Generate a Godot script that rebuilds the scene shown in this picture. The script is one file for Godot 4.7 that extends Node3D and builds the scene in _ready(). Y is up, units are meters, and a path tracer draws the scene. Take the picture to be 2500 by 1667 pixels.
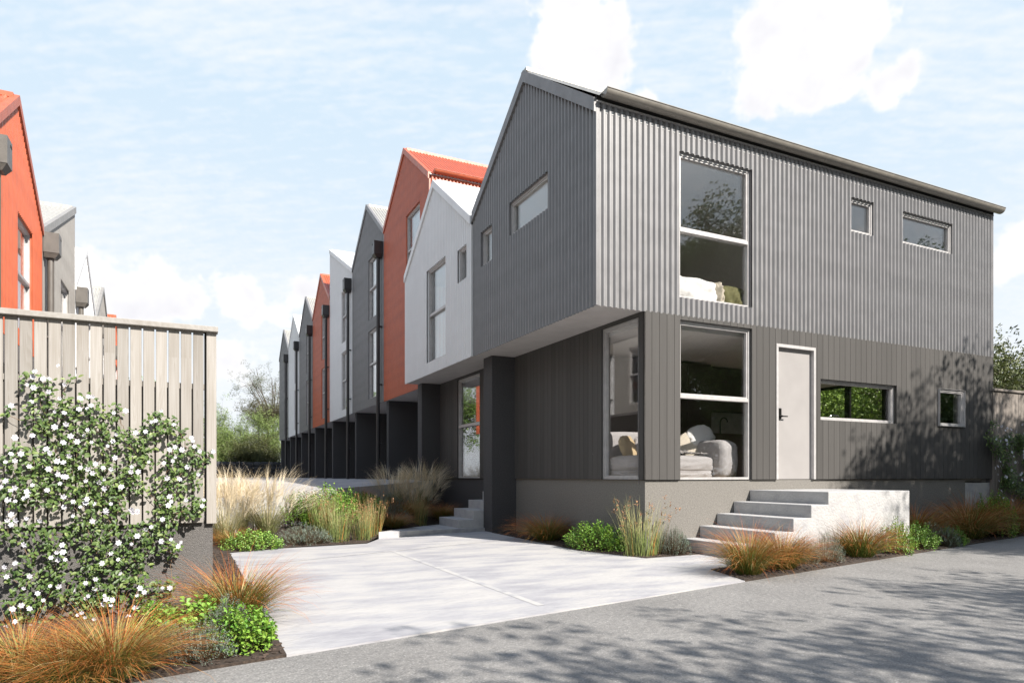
extends Node3D
# A street corner of gabled town houses clad in ribbed metal, seen across a concrete forecourt.
# x runs along the sunny street front, -z along the lane between the two rows, y is up, metres.

var taken := {}
var M := {}
var rng := RandomNumberGenerator.new()
const UP := Vector3.UP
const AX := Vector3.RIGHT
const AZ := Vector3.BACK
const SUN := Vector3(0.29, 0.63, 0.72)
const CLOUD_BLOBS: Array[float] = [30.2,34.6,1.8,31.7,33.7,2.3,33.1,32.1,2.2,30.6,32.5,2.2,29.1,31.5,1.4,34.2,32.8,1.4,35.1,34.3,0.8,33.5,30.7,1.9,30.6,30.6,1.9,32,30.3,1.6,37,29.1,0.7,37.7,28.7,0.6,36.6,28.8,0.4,47.7,32.7,2.5,49.9,31.5,2.7,52.1,31.6,2.2,53.6,31.7,1.3,49.6,29.6,2.5,51.8,29.7,2.1,47.1,30.5,2,48,28.5,1.7,50.6,28,1.4,45.9,28.2,1.2,45.6,27.3,0.9,53.3,30.1,1.2,52.7,28.4,1.3,53.7,30.7,0.9,49.9,27.3,0.7,46.9,26.7,0.5,56.7,28.5,0.6,57,27.8,0.7,56.1,27.4,0.8,55.3,27.1,0.8,54.6,27,0.7,55,26.1,0.6,54.1,25.9,0.4,56.4,27,0.6,62.8,16,1,63.4,14.8,1.4,62.6,14.4,1,63.3,24.8,0.4,61.9,24.4,0.2,-2.4,13.9,1.6,-1.4,13.4,1.8,-0.2,13.2,1.3,-3.4,12.8,1.3,-2.6,12.3,1.4,0.4,13,0.9,1,13.7,0.4,3.6,14.3,1.3,4.1,13.3,1.4,3.2,13.6,1.1,4.8,12.9,1,-6.1,14.6,1.3,-5.1,12.9,1.4,-6.5,12.8,1.5,-4.6,12.4,1.1,8.4,15,1.2,9.4,14.8,1,7.1,12.9,1,6.6,12.7,0.7,2.5,9.9,0.9,3.8,9,1.4,2.2,8.5,1.2,4.8,11.1,0.4]
const VINE_BLOBS: Array[float] = [-6.21,1.87,0.07,-6.13,1.83,0.07,-5.96,1.89,0.04,-6.19,1.77,0.07,-6.05,1.71,0.09,-6.15,1.65,0.09,-5.95,1.66,0.08,-5.86,1.7,0.08,-6,1.59,0.08,-6.19,1.54,0.07,-6.1,1.55,0.07,-5.86,1.57,0.08,-5.76,1.56,0.07,-5.69,1.65,0.07,-5.65,1.61,0.04,-5.6,1.49,0.05,-5.78,1.47,0.09,-5.91,1.42,0.1,-6.05,1.43,0.08,-6.14,1.47,0.06,-5.69,1.38,0.09,-5.57,1.4,0.07,-5.48,1.43,0.08,-5.41,1.49,0.09,-5.33,1.57,0.09,-5.25,1.53,0.07,-5.37,1.6,0.06,-5.52,1.32,0.08,-5.44,1.33,0.06,-5.45,1.25,0.06,-5.53,1.22,0.07,-5.57,1.13,0.07,-5.53,1.07,0.08,-5.46,1.02,0.06,-5.61,1.05,0.07,-5.71,1.15,0.09,-5.8,1.23,0.1,-5.93,1.27,0.1,-6.05,1.29,0.1,-6.18,1.3,0.09,-6.3,1.31,0.08,-6.35,1.25,0.07,-6.33,1.15,0.06,-6.21,1.17,0.1,-6.08,1.15,0.11,-5.95,1.12,0.12,-5.84,1.08,0.1,-5.72,1.02,0.1,-5.65,0.94,0.08,-5.84,0.95,0.11,-6,0.97,0.11,-6.15,1,0.11,-6.28,1.04,0.11,-6.35,0.95,0.09,-5.74,0.89,0.07,-5.62,0.87,0.06,-5.25,1.35,0.07,-5.15,1.37,0.08,-5.07,1.32,0.08,-5.11,1.23,0.08,-5.26,1.24,0.08,-5.19,1.15,0.09,-5.3,1.13,0.07,-5.1,1.08,0.07,-5.33,1.04,0.06,-5.21,1.02,0.06,-5.27,0.92,0.08,-5.3,0.84,0.06,-5.12,0.91,0.07,-5.02,1.24,0.04,-4.96,1.33,0.03,-5.03,0.9,0.04,-5.15,0.84,0.05,-6.35,1.64,0.03,-6.37,1.59,0.02,-5.19,1.48,0.04,-6.35,0.69,0.1,-6.2,0.71,0.1,-6.07,0.66,0.09,-5.96,0.7,0.06,-5.85,0.77,0.1,-5.7,0.75,0.08,-5.84,0.64,0.1,-5.69,0.62,0.07,-5.59,0.67,0.08,-5.43,0.68,0.1,-5.3,0.73,0.08,-5.33,0.88,0.09,-5.28,0.8,0.07,-5.12,0.84,0.07,-5.03,0.88,0.05,-5.52,0.58,0.09,-5.4,0.56,0.08,-5.3,0.57,0.06,-5.22,0.55,0.05,-5.26,0.5,0.04,-6.14,0.55,0.09,-6.03,0.5,0.07,-6.23,0.49,0.05,-6.07,0.41,0.08,-5.79,0.51,0.1,-5.69,0.47,0.1,-5.59,0.48,0.09,-5.49,0.42,0.07,-5.73,0.35,0.11,-5.85,0.39,0.08,-6.32,0.39,0.06,-6.35,0.36,0.05,-6.2,0.35,0.06,-6.13,0.32,0.06,-6.26,0.25,0.08,-6.15,0.21,0.08,-6.07,0.26,0.06,-5.96,0.29,0.1,-6,0.19,0.06,-5.85,0.23,0.1,-5.72,0.19,0.1,-5.62,0.28,0.08,-5.54,0.3,0.07,-5.49,0.33,0.05,-5.49,0.22,0.08,-5.38,0.21,0.07,-5.32,0.23,0.07,-5.27,0.26,0.05,-5.28,0.16,0.04,-5.85,0.11,0.09,-5.73,0.12,0.08,-5.52,0.12,0.07,-5.9,0.03,0.06,-5.8,-0,0.06,-5.55,0.03,0.05,-6.26,0.14,0.08,-6.35,0.16,0.04,-6.3,0.04,0.07,-6.35,-0.04,0.07,-6.23,-0.02,0.06,-6.12,-0.03,0.07,-6.2,-0.1,0.05,-6.01,-0,0.06]
const VINE_FLOWERS: Array[float] = [-6.22,1.81,-6.18,1.79,-6.2,1.68,-6.02,1.96,-6.17,1.91,-6.19,1.87,-6.12,1.86,-6.08,1.86,-5.98,1.82,-6.02,1.72,-6.32,1.65,-6.04,1.61,-6.08,1.76,-5.88,1.72,-5.83,1.74,-5.8,1.74,-5.84,1.65,-5.81,1.67,-5.89,1.64,-5.99,1.61,-5.66,1.62,-5.58,1.64,-5.33,1.65,-5.37,1.57,-5.4,1.56,-5.24,1.54,-5.51,1.47,-5.44,1.48,-5.64,1.45,-6.19,1.43,-6.29,1.41,-5.83,1.48,-5.94,1.43,-5.9,1.39,-5.86,1.44,-5.7,1.36,-5.67,1.4,-5.81,1.39,-5.99,1.38,-6.05,1.5,-5.97,1.52,-6.1,1.33,-6.07,1.3,-6.25,1.29,-6.32,1.29,-6.35,1.23,-6.29,1.24,-5.95,1.28,-6.03,1.24,-5.99,1.23,-5.78,1.22,-5.65,1.27,-5.88,1.19,-5.83,1.18,-5.8,1.15,-5.73,1.19,-5.68,1.18,-5.54,1.2,-5.54,1.16,-5.49,1.16,-5.42,1.24,-5.27,1.34,-5.23,1.36,-5.18,1.34,-5.11,1.44,-5.1,1.41,-5.09,1.37,-5.05,1.33,-5.23,1.28,-5.25,1.25,-5.31,1.23,-5.14,1.2,-5.2,1.1,-5.29,1.11,-5.06,1.14,-4.95,1.33,-6.2,1.2,-6.09,1.18,-6.03,1.14,-5.99,1.12,-5.97,1.12,-6.01,1.07,-5.85,1.09,-5.76,1.08,-5.73,1.1,-5.72,1.03,-5.61,1.04,-6.34,1.09,-6.37,1.05,-6.3,1.04,-6.32,1.02,-6.18,1.06,-6.22,1.01,-6.24,0.96,-6.21,0.98,-6.09,1.02,-5.99,0.97,-6.34,0.95,-6.29,0.94,-5.84,0.95,-5.85,0.92,-5.88,0.89,-5.93,0.93,-5.79,0.91,-5.68,0.91,-5.99,0.89,-5.27,0.96,-5.26,0.92,-5.28,0.89,-5.15,0.93,-5.02,0.93,-5.03,0.88,-5.5,0.85,-5.54,0.86,-5.71,0.86,-6.32,0.84,-6.28,0.8,-6.22,0.81,-6.34,0.8,-6.31,0.77,-6.14,0.79,-5.93,0.82,-5.8,0.78,-5.71,0.85,-5.53,0.84,-5.5,0.84,-5.32,0.78,-5.44,0.7,-5.4,0.72,-5.5,0.65,-5.63,0.6,-5.54,0.59,-5.33,0.6,-5.26,0.61,-5.19,0.59,-5.21,0.56,-6.23,0.62,-6,0.6,-6.03,0.55,-5.99,0.55,-6.07,0.51,-6.03,0.49,-5.98,0.49,-6.35,0.46,-6.29,0.48,-5.74,0.45,-5.68,0.52,-5.63,0.47,-5.62,0.36,-5.78,0.33,-6.2,0.38,-6.35,0.38,-5.85,0.3,-5.79,0.25,-6.07,0.3,-6.02,0.29,-6.24,0.29,-6.15,0.25,-5.93,0.25,-5.48,0.24,-5.45,0.2,-5.5,0.18,-5.32,0.23,-5.27,0.22,-5.72,0.2,-5.71,0.17,-5.67,0.16,-5.73,0.13,-5.68,0.12,-5.85,0.18,-5.83,0.2,-6.12,0.19,-6.25,0.17,-6.2,0.14,-6.31,0.14,-5.51,0.09,-5.87,0.08,-5.85,0.04,-5.79,0.02,-5.9,0.06,-5.56,0.01,-5.73,-0.03,-6.29,0.05,-6.35,0.01,-6.2,-0,-6.23,-0.05,-6.16,-0.07]

# ---------------------------------------------------------------- mesh builder
class MB:
	var v := PackedVector3Array()
	var n := PackedVector3Array()
	var c := PackedColorArray()
	func tri(a: Vector3, b: Vector3, d: Vector3, col := Color.WHITE) -> void:   # counter-clockwise seen from outside
		var m := (b - a).cross(d - a).normalized()
		v.append(a); v.append(d); v.append(b)
		n.append(m); n.append(m); n.append(m)
		c.append(col); c.append(col); c.append(col)
	func trin(a: Vector3, b: Vector3, d: Vector3, na: Vector3, nb: Vector3, nd: Vector3, col := Color.WHITE) -> void:
		v.append(a); v.append(d); v.append(b)
		n.append(na); n.append(nd); n.append(nb)
		c.append(col); c.append(col); c.append(col)
	func quad(a: Vector3, b: Vector3, d: Vector3, e: Vector3, col := Color.WHITE) -> void:
		tri(a, b, d, col); tri(a, d, e, col)
	func hexa(p: Array, flip := false) -> void:   # 8 corners: 0-3 lower ring ccw from above, 4-7 upper ring
		var fs := [[3, 2, 1, 0], [4, 5, 6, 7], [0, 1, 5, 4], [1, 2, 6, 5], [2, 3, 7, 6], [3, 0, 4, 7]]
		for f in fs:
			if flip: quad(p[f[3]], p[f[2]], p[f[1]], p[f[0]])
			else: quad(p[f[0]], p[f[1]], p[f[2]], p[f[3]])
	func box(lo: Vector3, hi: Vector3) -> void:
		obox(Vector3.ZERO, Vector3.RIGHT, Vector3.UP, Vector3.BACK, lo.x, hi.x, lo.y, hi.y, lo.z, hi.z)
	func obox(o: Vector3, u: Vector3, w: Vector3, m: Vector3, u0: float, u1: float, w0: float, w1: float, m0: float, m1: float) -> void:
		var p := []
		for b in [w0, w1]:
			for q in [[u0, m1], [u1, m1], [u1, m0], [u0, m0]]:
				p.append(o + u * q[0] + w * b + m * q[1])
		hexa(p, u.cross(w).dot(m) < 0.0)
	func cbox(lo: Vector3, hi: Vector3, k: float) -> void:   # box with chamfered edges
		var mid := (lo + hi) * 0.5
		var h := (hi - lo) * 0.5
		var g := Vector3(h.x - k, h.y - k, h.z - k)
		for s in [-1.0, 1.0]:
			face(mid + Vector3(s * h.x, 0, 0), Vector3(0, g.y, 0), Vector3(0, 0, g.z), Vector3(s, 0, 0))
			face(mid + Vector3(0, s * h.y, 0), Vector3(g.x, 0, 0), Vector3(0, 0, g.z), Vector3(0, s, 0))
			face(mid + Vector3(0, 0, s * h.z), Vector3(g.x, 0, 0), Vector3(0, g.y, 0), Vector3(0, 0, s))
			for t in [-1.0, 1.0]:
				face(mid + Vector3(s * (h.x - k / 2), t * (h.y - k / 2), 0), Vector3(s * k / 2, -t * k / 2, 0), Vector3(0, 0, g.z), Vector3(s, t, 0))
				face(mid + Vector3(s * (h.x - k / 2), 0, t * (h.z - k / 2)), Vector3(s * k / 2, 0, -t * k / 2), Vector3(0, g.y, 0), Vector3(s, 0, t))
				face(mid + Vector3(0, s * (h.y - k / 2), t * (h.z - k / 2)), Vector3(0, s * k / 2, -t * k / 2), Vector3(g.x, 0, 0), Vector3(0, s, t))
				for r in [-1.0, 1.0]:
					var a := mid + Vector3(s * h.x, t * g.y, r * g.z)
					var b := mid + Vector3(s * g.x, t * h.y, r * g.z)
					var d := mid + Vector3(s * g.x, t * g.y, r * h.z)
					if (b - a).cross(d - a).dot(Vector3(s, t, r)) > 0: tri(a, b, d)
					else: tri(a, d, b)
	func face(o: Vector3, e: Vector3, f: Vector3, out: Vector3) -> void:
		if e.cross(f).dot(out) > 0: quad(o - e - f, o + e - f, o + e + f, o - e + f)
		else: quad(o - e - f, o - e + f, o + e + f, o + e - f)
	func tube(a: Vector3, b: Vector3, ra: float, rb: float, k := 8, col := Color.WHITE, caps := false) -> void:
		var d := (b - a).normalized()
		var e := d.cross(Vector3.UP if absf(d.y) < 0.9 else Vector3.RIGHT).normalized()
		var f := d.cross(e)
		for i in k:
			var t0 := TAU * i / k
			var t1 := TAU * (i + 1) / k
			var r0 := e * cos(t0) + f * sin(t0)
			var r1 := e * cos(t1) + f * sin(t1)
			trin(a + r0 * ra, a + r1 * ra, b + r1 * rb, r0, r1, r1, col)
			trin(a + r0 * ra, b + r1 * rb, b + r0 * rb, r0, r1, r0, col)
			if caps:
				tri(a, a + r1 * ra, a + r0 * ra, col)
				tri(b, b + r0 * rb, b + r1 * rb, col)
	func poly(pts: Array, y: Callable, out := 1.0) -> void:   # flat or sloping sheet over xz points
		var flat := PackedVector2Array()
		for p in pts: flat.append(Vector2(p[0], p[1]))
		var ix := Geometry2D.triangulate_polygon(flat)
		for i in range(0, ix.size(), 3):
			var a := at(flat[ix[i]], y)
			var b := at(flat[ix[i + 1]], y)
			var d := at(flat[ix[i + 2]], y)
			if (b - a).cross(d - a).y * out > 0: tri(a, b, d)
			else: tri(a, d, b)
	func at(p: Vector2, y: Callable) -> Vector3:
		return Vector3(p.x, y.call(p.x, p.y), p.y)
	func slab(pts: Array, y: Callable, deep: float) -> void:   # a sheet with sides going down
		poly(pts, y)
		var area := 0.0
		for i in pts.size():
			var p = pts[i]
			var q = pts[(i + 1) % pts.size()]
			area += p[0] * q[1] - q[0] * p[1]
		for i in pts.size():
			var p := at(Vector2(pts[i][0], pts[i][1]), y)
			var j := (i + 1) % pts.size()
			var q := at(Vector2(pts[j][0], pts[j][1]), y)
			var p2 := Vector3(p.x, minf(deep, p.y - 0.01), p.z)
			var q2 := Vector3(q.x, minf(deep, q.y - 0.01), q.z)
			if area > 0: quad(q2, p2, p, q)
			else: quad(p2, q2, q, p)
	func mesh() -> ArrayMesh:
		var arr := []
		arr.resize(Mesh.ARRAY_MAX)
		arr[Mesh.ARRAY_VERTEX] = v
		arr[Mesh.ARRAY_NORMAL] = n
		arr[Mesh.ARRAY_COLOR] = c
		var m := ArrayMesh.new()
		m.add_surface_from_arrays(Mesh.PRIMITIVE_TRIANGLES, arr)
		return m

# ---------------------------------------------------------------- scene helpers
func numbered(called: String) -> String:
	var k: int = taken.get(called, 0)
	taken[called] = k + 1
	return called if k == 0 else "%s_%03d" % [called, k]

func thing(called: String, label: String, category: String, at := Vector3.ZERO, group := "") -> Node3D:
	var o := Node3D.new()
	o.name = numbered(called)
	add_child(o)
	o.position = at
	tag(o, label, category, group)
	return o

func tag(o: Node, label: String, category: String, group := "", kind := "") -> void:
	o.set_meta("label", label)
	o.set_meta("category", category)
	if group != "": o.set_meta("group", group)
	if kind != "": o.set_meta("kind", kind)

# a part whose mesh is written in world coordinates
func part(called: String, mb: MB, m: Material, parent: Node = null) -> MeshInstance3D:
	var o := MeshInstance3D.new()
	o.mesh = mb.mesh()
	o.material_override = m
	if parent == null:
		o.name = numbered(called)
		add_child(o)
	else:
		o.name = called
		parent.add_child(o, true)
		if parent.get_parent() == self and not (parent is MeshInstance3D): o.position = -(parent as Node3D).position
	return o

# a copy of a shared mesh at a place of its own
func piece(called: String, mesh: Mesh, m: Material, parent: Node, at: Vector3, basis := Basis.IDENTITY) -> MeshInstance3D:
	var o := MeshInstance3D.new()
	o.mesh = mesh
	o.material_override = m
	o.name = called
	parent.add_child(o, true)
	var off := Vector3.ZERO
	if parent.get_parent() == self and not (parent is MeshInstance3D): off = -(parent as Node3D).position
	o.transform = Transform3D(basis, at + off)
	return o

func structure(called: String, mb: MB, m: Material) -> MeshInstance3D:
	var o := part(called, mb, m)
	o.set_meta("kind", "structure")
	return o

func scatter(called: String, mesh: Mesh, m: Material, places: Array, cols: Array, parent: Node) -> MultiMeshInstance3D:
	var mm := MultiMesh.new()
	mm.transform_format = MultiMesh.TRANSFORM_3D
	mm.use_colors = true
	mm.mesh = mesh
	mm.instance_count = places.size()
	for i in places.size():
		mm.set_instance_transform(i, places[i])
		mm.set_instance_color(i, cols[i])
	var o := MultiMeshInstance3D.new()
	o.multimesh = mm
	o.material_override = m
	o.name = called
	o.set_meta("kind", "stuff")
	parent.add_child(o, true)
	return o

# ---------------------------------------------------------------- materials
func lin(r: float, g: float, b: float) -> Color:
	return Color(r, g, b).linear_to_srgb()

func noise_map(seed_: int, freq: float, stops: Array, octaves := 4, size := 512, kind := FastNoiseLite.TYPE_SIMPLEX_SMOOTH, bump := false) -> NoiseTexture2D:
	var n := FastNoiseLite.new()
	n.seed = seed_
	n.noise_type = kind
	n.frequency = freq
	n.fractal_octaves = octaves
	n.fractal_gain = 0.55
	var t := NoiseTexture2D.new()
	t.width = size
	t.height = size
	t.seamless = true
	t.noise = n
	if bump:
		t.as_normal_map = true
		t.bump_strength = 6.0
	if stops.size() > 0:
		var g := Gradient.new()
		var offs := PackedFloat32Array()
		var cols := PackedColorArray()
		for s in stops:
			offs.append(s[0]); cols.append(s[1])
		g.offsets = offs
		g.colors = cols
		t.color_ramp = g
	return t

func mat(name_: String, col: Color, rough: float, tex: Texture2D = null, scale := Vector3.ONE, metal := 0.0) -> StandardMaterial3D:
	var m := StandardMaterial3D.new()
	m.albedo_color = col
	m.roughness = rough
	m.metallic = metal
	if tex:
		m.albedo_texture = tex
		m.uv1_triplanar = true
		m.uv1_world_triplanar = true
		m.uv1_scale = scale
		m.uv1_triplanar_sharpness = 4.0
	m.resource_name = name_
	M[name_] = m
	return m

func grey_ramp(a: float, b: float) -> Array:
	return [[0.0, Color(a, a, a)], [0.5, Color((a + b) / 2, (a + b) / 2, (a + b) / 2)], [1.0, Color(b, b, b)]]

func grain_image(seed_: int, dark: Color, pale: Color) -> ImageTexture:   # long wood grain with cathedral arches, running along v
	var n := FastNoiseLite.new()
	n.seed = seed_
	n.noise_type = FastNoiseLite.TYPE_SIMPLEX_SMOOTH
	n.frequency = 1.0
	n.fractal_octaves = 2
	var f := FastNoiseLite.new()
	f.seed = seed_ + 7
	f.noise_type = FastNoiseLite.TYPE_SIMPLEX_SMOOTH
	f.frequency = 1.0
	f.fractal_octaves = 3
	var size := 512
	var img := Image.create(size, size, false, Image.FORMAT_RGB8)
	for y in size:
		for x in size:
			var u := float(x) / size
			var w := float(y) / size
			var ring := n.get_noise_2d(u * 2.6, w * 0.9) * 9.0
			ring = ring - floor(ring)
			ring = minf(ring, (1.0 - ring) * 3.0)
			var fine := f.get_noise_2d(u * 60.0, w * 3.0)
			var big := f.get_noise_2d(u * 3.0 + 40.0, w * 2.0)
			var t := clampf(0.58 + 0.22 * (ring - 0.5) + 0.28 * fine + 0.22 * big, 0.0, 1.0)
			img.set_pixel(x, y, dark.lerp(pale, t))
	return ImageTexture.create_from_image(img)

func speckle_image(seed_: int, base: float, spread: float, tint: Color) -> ImageTexture:   # chip-seal: fine stones over faint patches
	var size := 1024
	var n := FastNoiseLite.new()
	n.seed = seed_
	n.frequency = 0.006
	n.fractal_octaves = 4
	var low := n.get_seamless_image(size, size)
	var r := RandomNumberGenerator.new()
	r.seed = seed_
	var img := Image.create(size, size, false, Image.FORMAT_RGB8)
	for y in size:
		for x in size:
			var q := r.randf()
			var p := low.get_pixel(x, y).r - 0.5
			var w := base + p * 0.055 + (r.randf() - 0.5) * spread
			if q > 0.94: w += 0.2 * r.randf()
			elif q < 0.07: w -= 0.14 * r.randf()
			img.set_pixel(x, y, Color(w * tint.r, w * tint.g, w * tint.b))
	return ImageTexture.create_from_image(img)

func leafy(name_: String, rough := 0.55, through := 0.5) -> StandardMaterial3D:
	var m := StandardMaterial3D.new()
	m.vertex_color_use_as_albedo = true
	m.roughness = rough
	m.cull_mode = BaseMaterial3D.CULL_DISABLED
	m.backlight_enabled = true
	m.backlight = Color(through, through, through * 0.7)
	M[name_] = m
	return m

func metal_sheet(name_: String, col: Color, rough := 0.4, metal := 0.25) -> void:
	var m := mat(name_, col, rough, M["metal_map"], Vector3(0.55, 0.35, 0.55), metal)
	m.metallic_specular = 0.6
	m.roughness_texture = M["metal_rough"]
	m.roughness_texture_channel = BaseMaterial3D.TEXTURE_CHANNEL_RED

func make_materials() -> void:
	M["metal_map"] = noise_map(3, 0.012, [[0.0, Color(0.84, 0.84, 0.84)], [0.42, Color(0.92, 0.92, 0.92)], [0.6, Color(0.95, 0.95, 0.95)], [1.0, Color(1, 1, 1)]], 6, 512)
	M["metal_rough"] = noise_map(4, 0.02, grey_ramp(0.72, 1.0), 5, 512)
	metal_sheet("charcoal_metal", lin(0.186, 0.182, 0.186), 0.52, 0.0)
	metal_sheet("white_metal", lin(0.72, 0.72, 0.725), 0.5, 0.0)
	M["white_metal"].albedo_texture = noise_map(6, 0.012, grey_ramp(0.95, 1.0), 4, 256)
	metal_sheet("red_metal", lin(0.50, 0.105, 0.038), 0.5, 0.0)
	metal_sheet("grey_metal", lin(0.30, 0.285, 0.265), 0.5, 0.15)
	metal_sheet("pale_roof_metal", lin(0.42, 0.41, 0.38), 0.5, 0.15)
	metal_sheet("gutter_metal", lin(0.30, 0.275, 0.24), 0.35, 0.2)
	metal_sheet("dark_pipe", lin(0.030, 0.028, 0.030), 0.45, 0.2)
	metal_sheet("taupe_box", lin(0.12, 0.108, 0.095), 0.5, 0.0)
	mat("aluminium", lin(0.50, 0.485, 0.48), 0.42, noise_map(9, 0.03, grey_ramp(0.9, 1.0), 3, 256), Vector3(1, 1, 1), 0.25)
	var siding_tex := grain_image(21, Color(0.86, 0.86, 0.86), Color(1, 1, 1))
	for i in 5:
		var t := 0.92 + 0.04 * i
		var s := mat("siding_%d" % i, lin(0.078 * t, 0.074 * t, 0.070 * t), 0.66, siding_tex, Vector3(3.0, 0.22, 3.0))
		s.metallic_specular = 0.35
		s.uv1_offset = Vector3(i * 0.37, i * 0.21, i * 0.11)
	mat("gap_dark", lin(0.02, 0.019, 0.018), 0.9)
	var stucco := noise_map(31, 0.045, grey_ramp(0.84, 1.0), 4, 512)
	var p := mat("plinth_render", lin(0.20, 0.188, 0.17), 0.85, stucco, Vector3(1.2, 1.2, 1.2))
	p.normal_enabled = true
	p.normal_texture = noise_map(32, 0.09, [], 3, 512, FastNoiseLite.TYPE_SIMPLEX_SMOOTH, true)
	p.normal_scale = 0.55
	var q := mat("dark_render", lin(0.062, 0.06, 0.063), 0.8, stucco, Vector3(1.2, 1.2, 1.2))
	q.normal_enabled = true
	q.normal_texture = p.normal_texture
	q.normal_scale = 0.5
	var w := mat("wall_render", lin(0.15, 0.142, 0.136), 0.85, stucco, Vector3(1.4, 1.4, 1.4))
	w.normal_enabled = true
	w.normal_texture = noise_map(33, 0.13, [], 3, 512, FastNoiseLite.TYPE_SIMPLEX_SMOOTH, true)
	w.normal_scale = 1.0
	mat("soffit_paint", lin(0.52, 0.49, 0.48), 0.8, noise_map(35, 0.02, grey_ramp(0.94, 1.0), 3, 256), Vector3(0.5, 0.5, 0.5))
	mat("plaster", lin(0.72, 0.71, 0.70), 0.85)
	mat("grey_plaster", lin(0.36, 0.345, 0.335), 0.85)
	mat("door_paint", lin(0.30, 0.285, 0.278), 0.45, noise_map(36, 0.01, grey_ramp(0.95, 1.0), 3, 256), Vector3(0.6, 0.6, 0.6))
	mat("black_metal", lin(0.02, 0.019, 0.018), 0.35, null, Vector3.ONE, 0.6)
	mat("chrome", lin(0.65, 0.65, 0.66), 0.15, null, Vector3.ONE, 0.95)
	mat("cabinet", lin(0.055, 0.045, 0.04), 0.5)
	mat("splash_stone", lin(0.74, 0.71, 0.67), 0.4, noise_map(37, 0.015, grey_ramp(0.85, 1.0), 5, 256), Vector3(0.8, 0.8, 0.8))
	mat("floor_wood", lin(0.42, 0.31, 0.2), 0.5, siding_tex, Vector3(1, 1, 1))
	var cloth := noise_map(38, 0.12, grey_ramp(0.86, 1.0), 3, 256)
	for f in [["sofa_cloth", lin(0.40, 0.385, 0.385)], ["beige_cloth", lin(0.50, 0.38, 0.22)], ["white_cloth", lin(0.80, 0.79, 0.77)], ["olive_cloth", lin(0.13, 0.125, 0.05)], ["grey_cloth", lin(0.33, 0.31, 0.30)], ["cream_cloth", lin(0.62, 0.56, 0.46)]]:
		var m := mat(f[0], f[1], 0.9, cloth, Vector3(3, 3, 3))
		m.rim_enabled = true
		m.rim = 0.2
	# glass
	var g := StandardMaterial3D.new()
	g.albedo_color = Color(0.05, 0.06, 0.06, 0.01)
	g.transparency = BaseMaterial3D.TRANSPARENCY_ALPHA
	g.roughness = 0.0
	g.metallic_specular = 0.5
	M["glass"] = g
	# concrete: three kinds
	var con := noise_map(41, 0.006, [[0.0, Color(0.80, 0.80, 0.83)], [0.4, Color(0.90, 0.90, 0.915)], [0.6, Color(0.955, 0.95, 0.945)], [1.0, Color(1, 0.995, 0.98)]], 6, 1024)
	var c1 := mat("drive_concrete", lin(0.425, 0.42, 0.42), 0.75, con, Vector3(0.13, 0.3, 0.34))
	c1.normal_enabled = true
	c1.normal_texture = noise_map(42, 0.08, [], 4, 512, FastNoiseLite.TYPE_SIMPLEX_SMOOTH, true)
	c1.normal_scale = 0.12
	mat("pale_concrete", lin(0.45, 0.446, 0.44), 0.75, con, Vector3(0.5, 0.5, 0.5))
	var c2 := mat("step_concrete", lin(0.42, 0.415, 0.412), 0.8, noise_map(43, 0.012, [[0.0, Color(0.88, 0.88, 0.9)], [0.45, Color(0.95, 0.95, 0.95)], [1.0, Color(1, 1, 1)]], 6, 512), Vector3(0.5, 0.5, 0.5))
	c2.normal_enabled = true
	c2.normal_texture = noise_map(44, 0.07, [], 4, 512, FastNoiseLite.TYPE_SIMPLEX_SMOOTH, true)
	c2.normal_scale = 0.25
	var road := mat("asphalt", Color.WHITE, 0.85, speckle_image(5, 0.47, 0.11, Color(1.0, 0.985, 0.965)), Vector3(0.15, 0.15, 0.15))
	road.normal_enabled = true
	road.normal_texture = noise_map(45, 0.16, [], 2, 512, FastNoiseLite.TYPE_SIMPLEX_SMOOTH, true)
	road.normal_scale = 0.1
	mat("soil", Color.WHITE, 0.95, noise_map(46, 0.06, [[0.0, lin(0.016, 0.011, 0.008)], [0.5, lin(0.04, 0.028, 0.02)], [1.0, lin(0.085, 0.06, 0.045)]], 5, 512), Vector3(1.1, 1.1, 1.1))
	mat("far_ground", Color.WHITE, 0.95, noise_map(47, 0.03, [[0.0, lin(0.05, 0.06, 0.025)], [1.0, lin(0.12, 0.12, 0.06)]], 5, 512), Vector3(0.2, 0.2, 0.2))
	# weathered fence timber, six boards' worth
	var wood := grain_image(51, Color(0.74, 0.71, 0.67), Color(1, 1, 1))
	for i in 6:
		var t: float = [1.0, 0.9, 1.06, 0.95, 0.84, 1.02][i]
		var m := mat("timber_%d" % i, lin(0.385 * t, 0.37 * t, 0.352 * t), 0.85, wood, Vector3(2.3, 0.42, 2.3))
		m.uv1_offset = Vector3(0.13 + i * 0.61, i * 0.37, 0.29 * i)
		var m2 := mat("old_timber_%d" % i, lin(0.27 * t, 0.245 * t, 0.225 * t), 0.9, wood, Vector3(2.3, 0.42, 2.3))
		m2.uv1_offset = m.uv1_offset
	var cap := mat("cap_timber", lin(0.36, 0.347, 0.33), 0.85, grain_image(52, Color(0.8, 0.78, 0.75), Color(1, 1, 1)), Vector3(0.4, 3.0, 3.0))
	cap.uv1_offset = Vector3(0.3, 0.1, 0.4)
	# stone
	for i in 3:
		var t: float = [0.8, 1.0, 1.3][i]
		mat("basalt_%d" % i, lin(0.045 * t, 0.046 * t, 0.05 * t), 0.8, noise_map(60 + i, 0.03, grey_ramp(0.55, 1.0), 5, 256), Vector3(1.0, 1.0, 1.0))
	mat("bark", Color.WHITE, 0.95, noise_map(63, 0.03, [[0.0, lin(0.03, 0.022, 0.016)], [0.5, lin(0.09, 0.07, 0.055)], [1.0, lin(0.17, 0.14, 0.115)]], 5, 256), Vector3(2.5, 0.7, 2.5))
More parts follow.
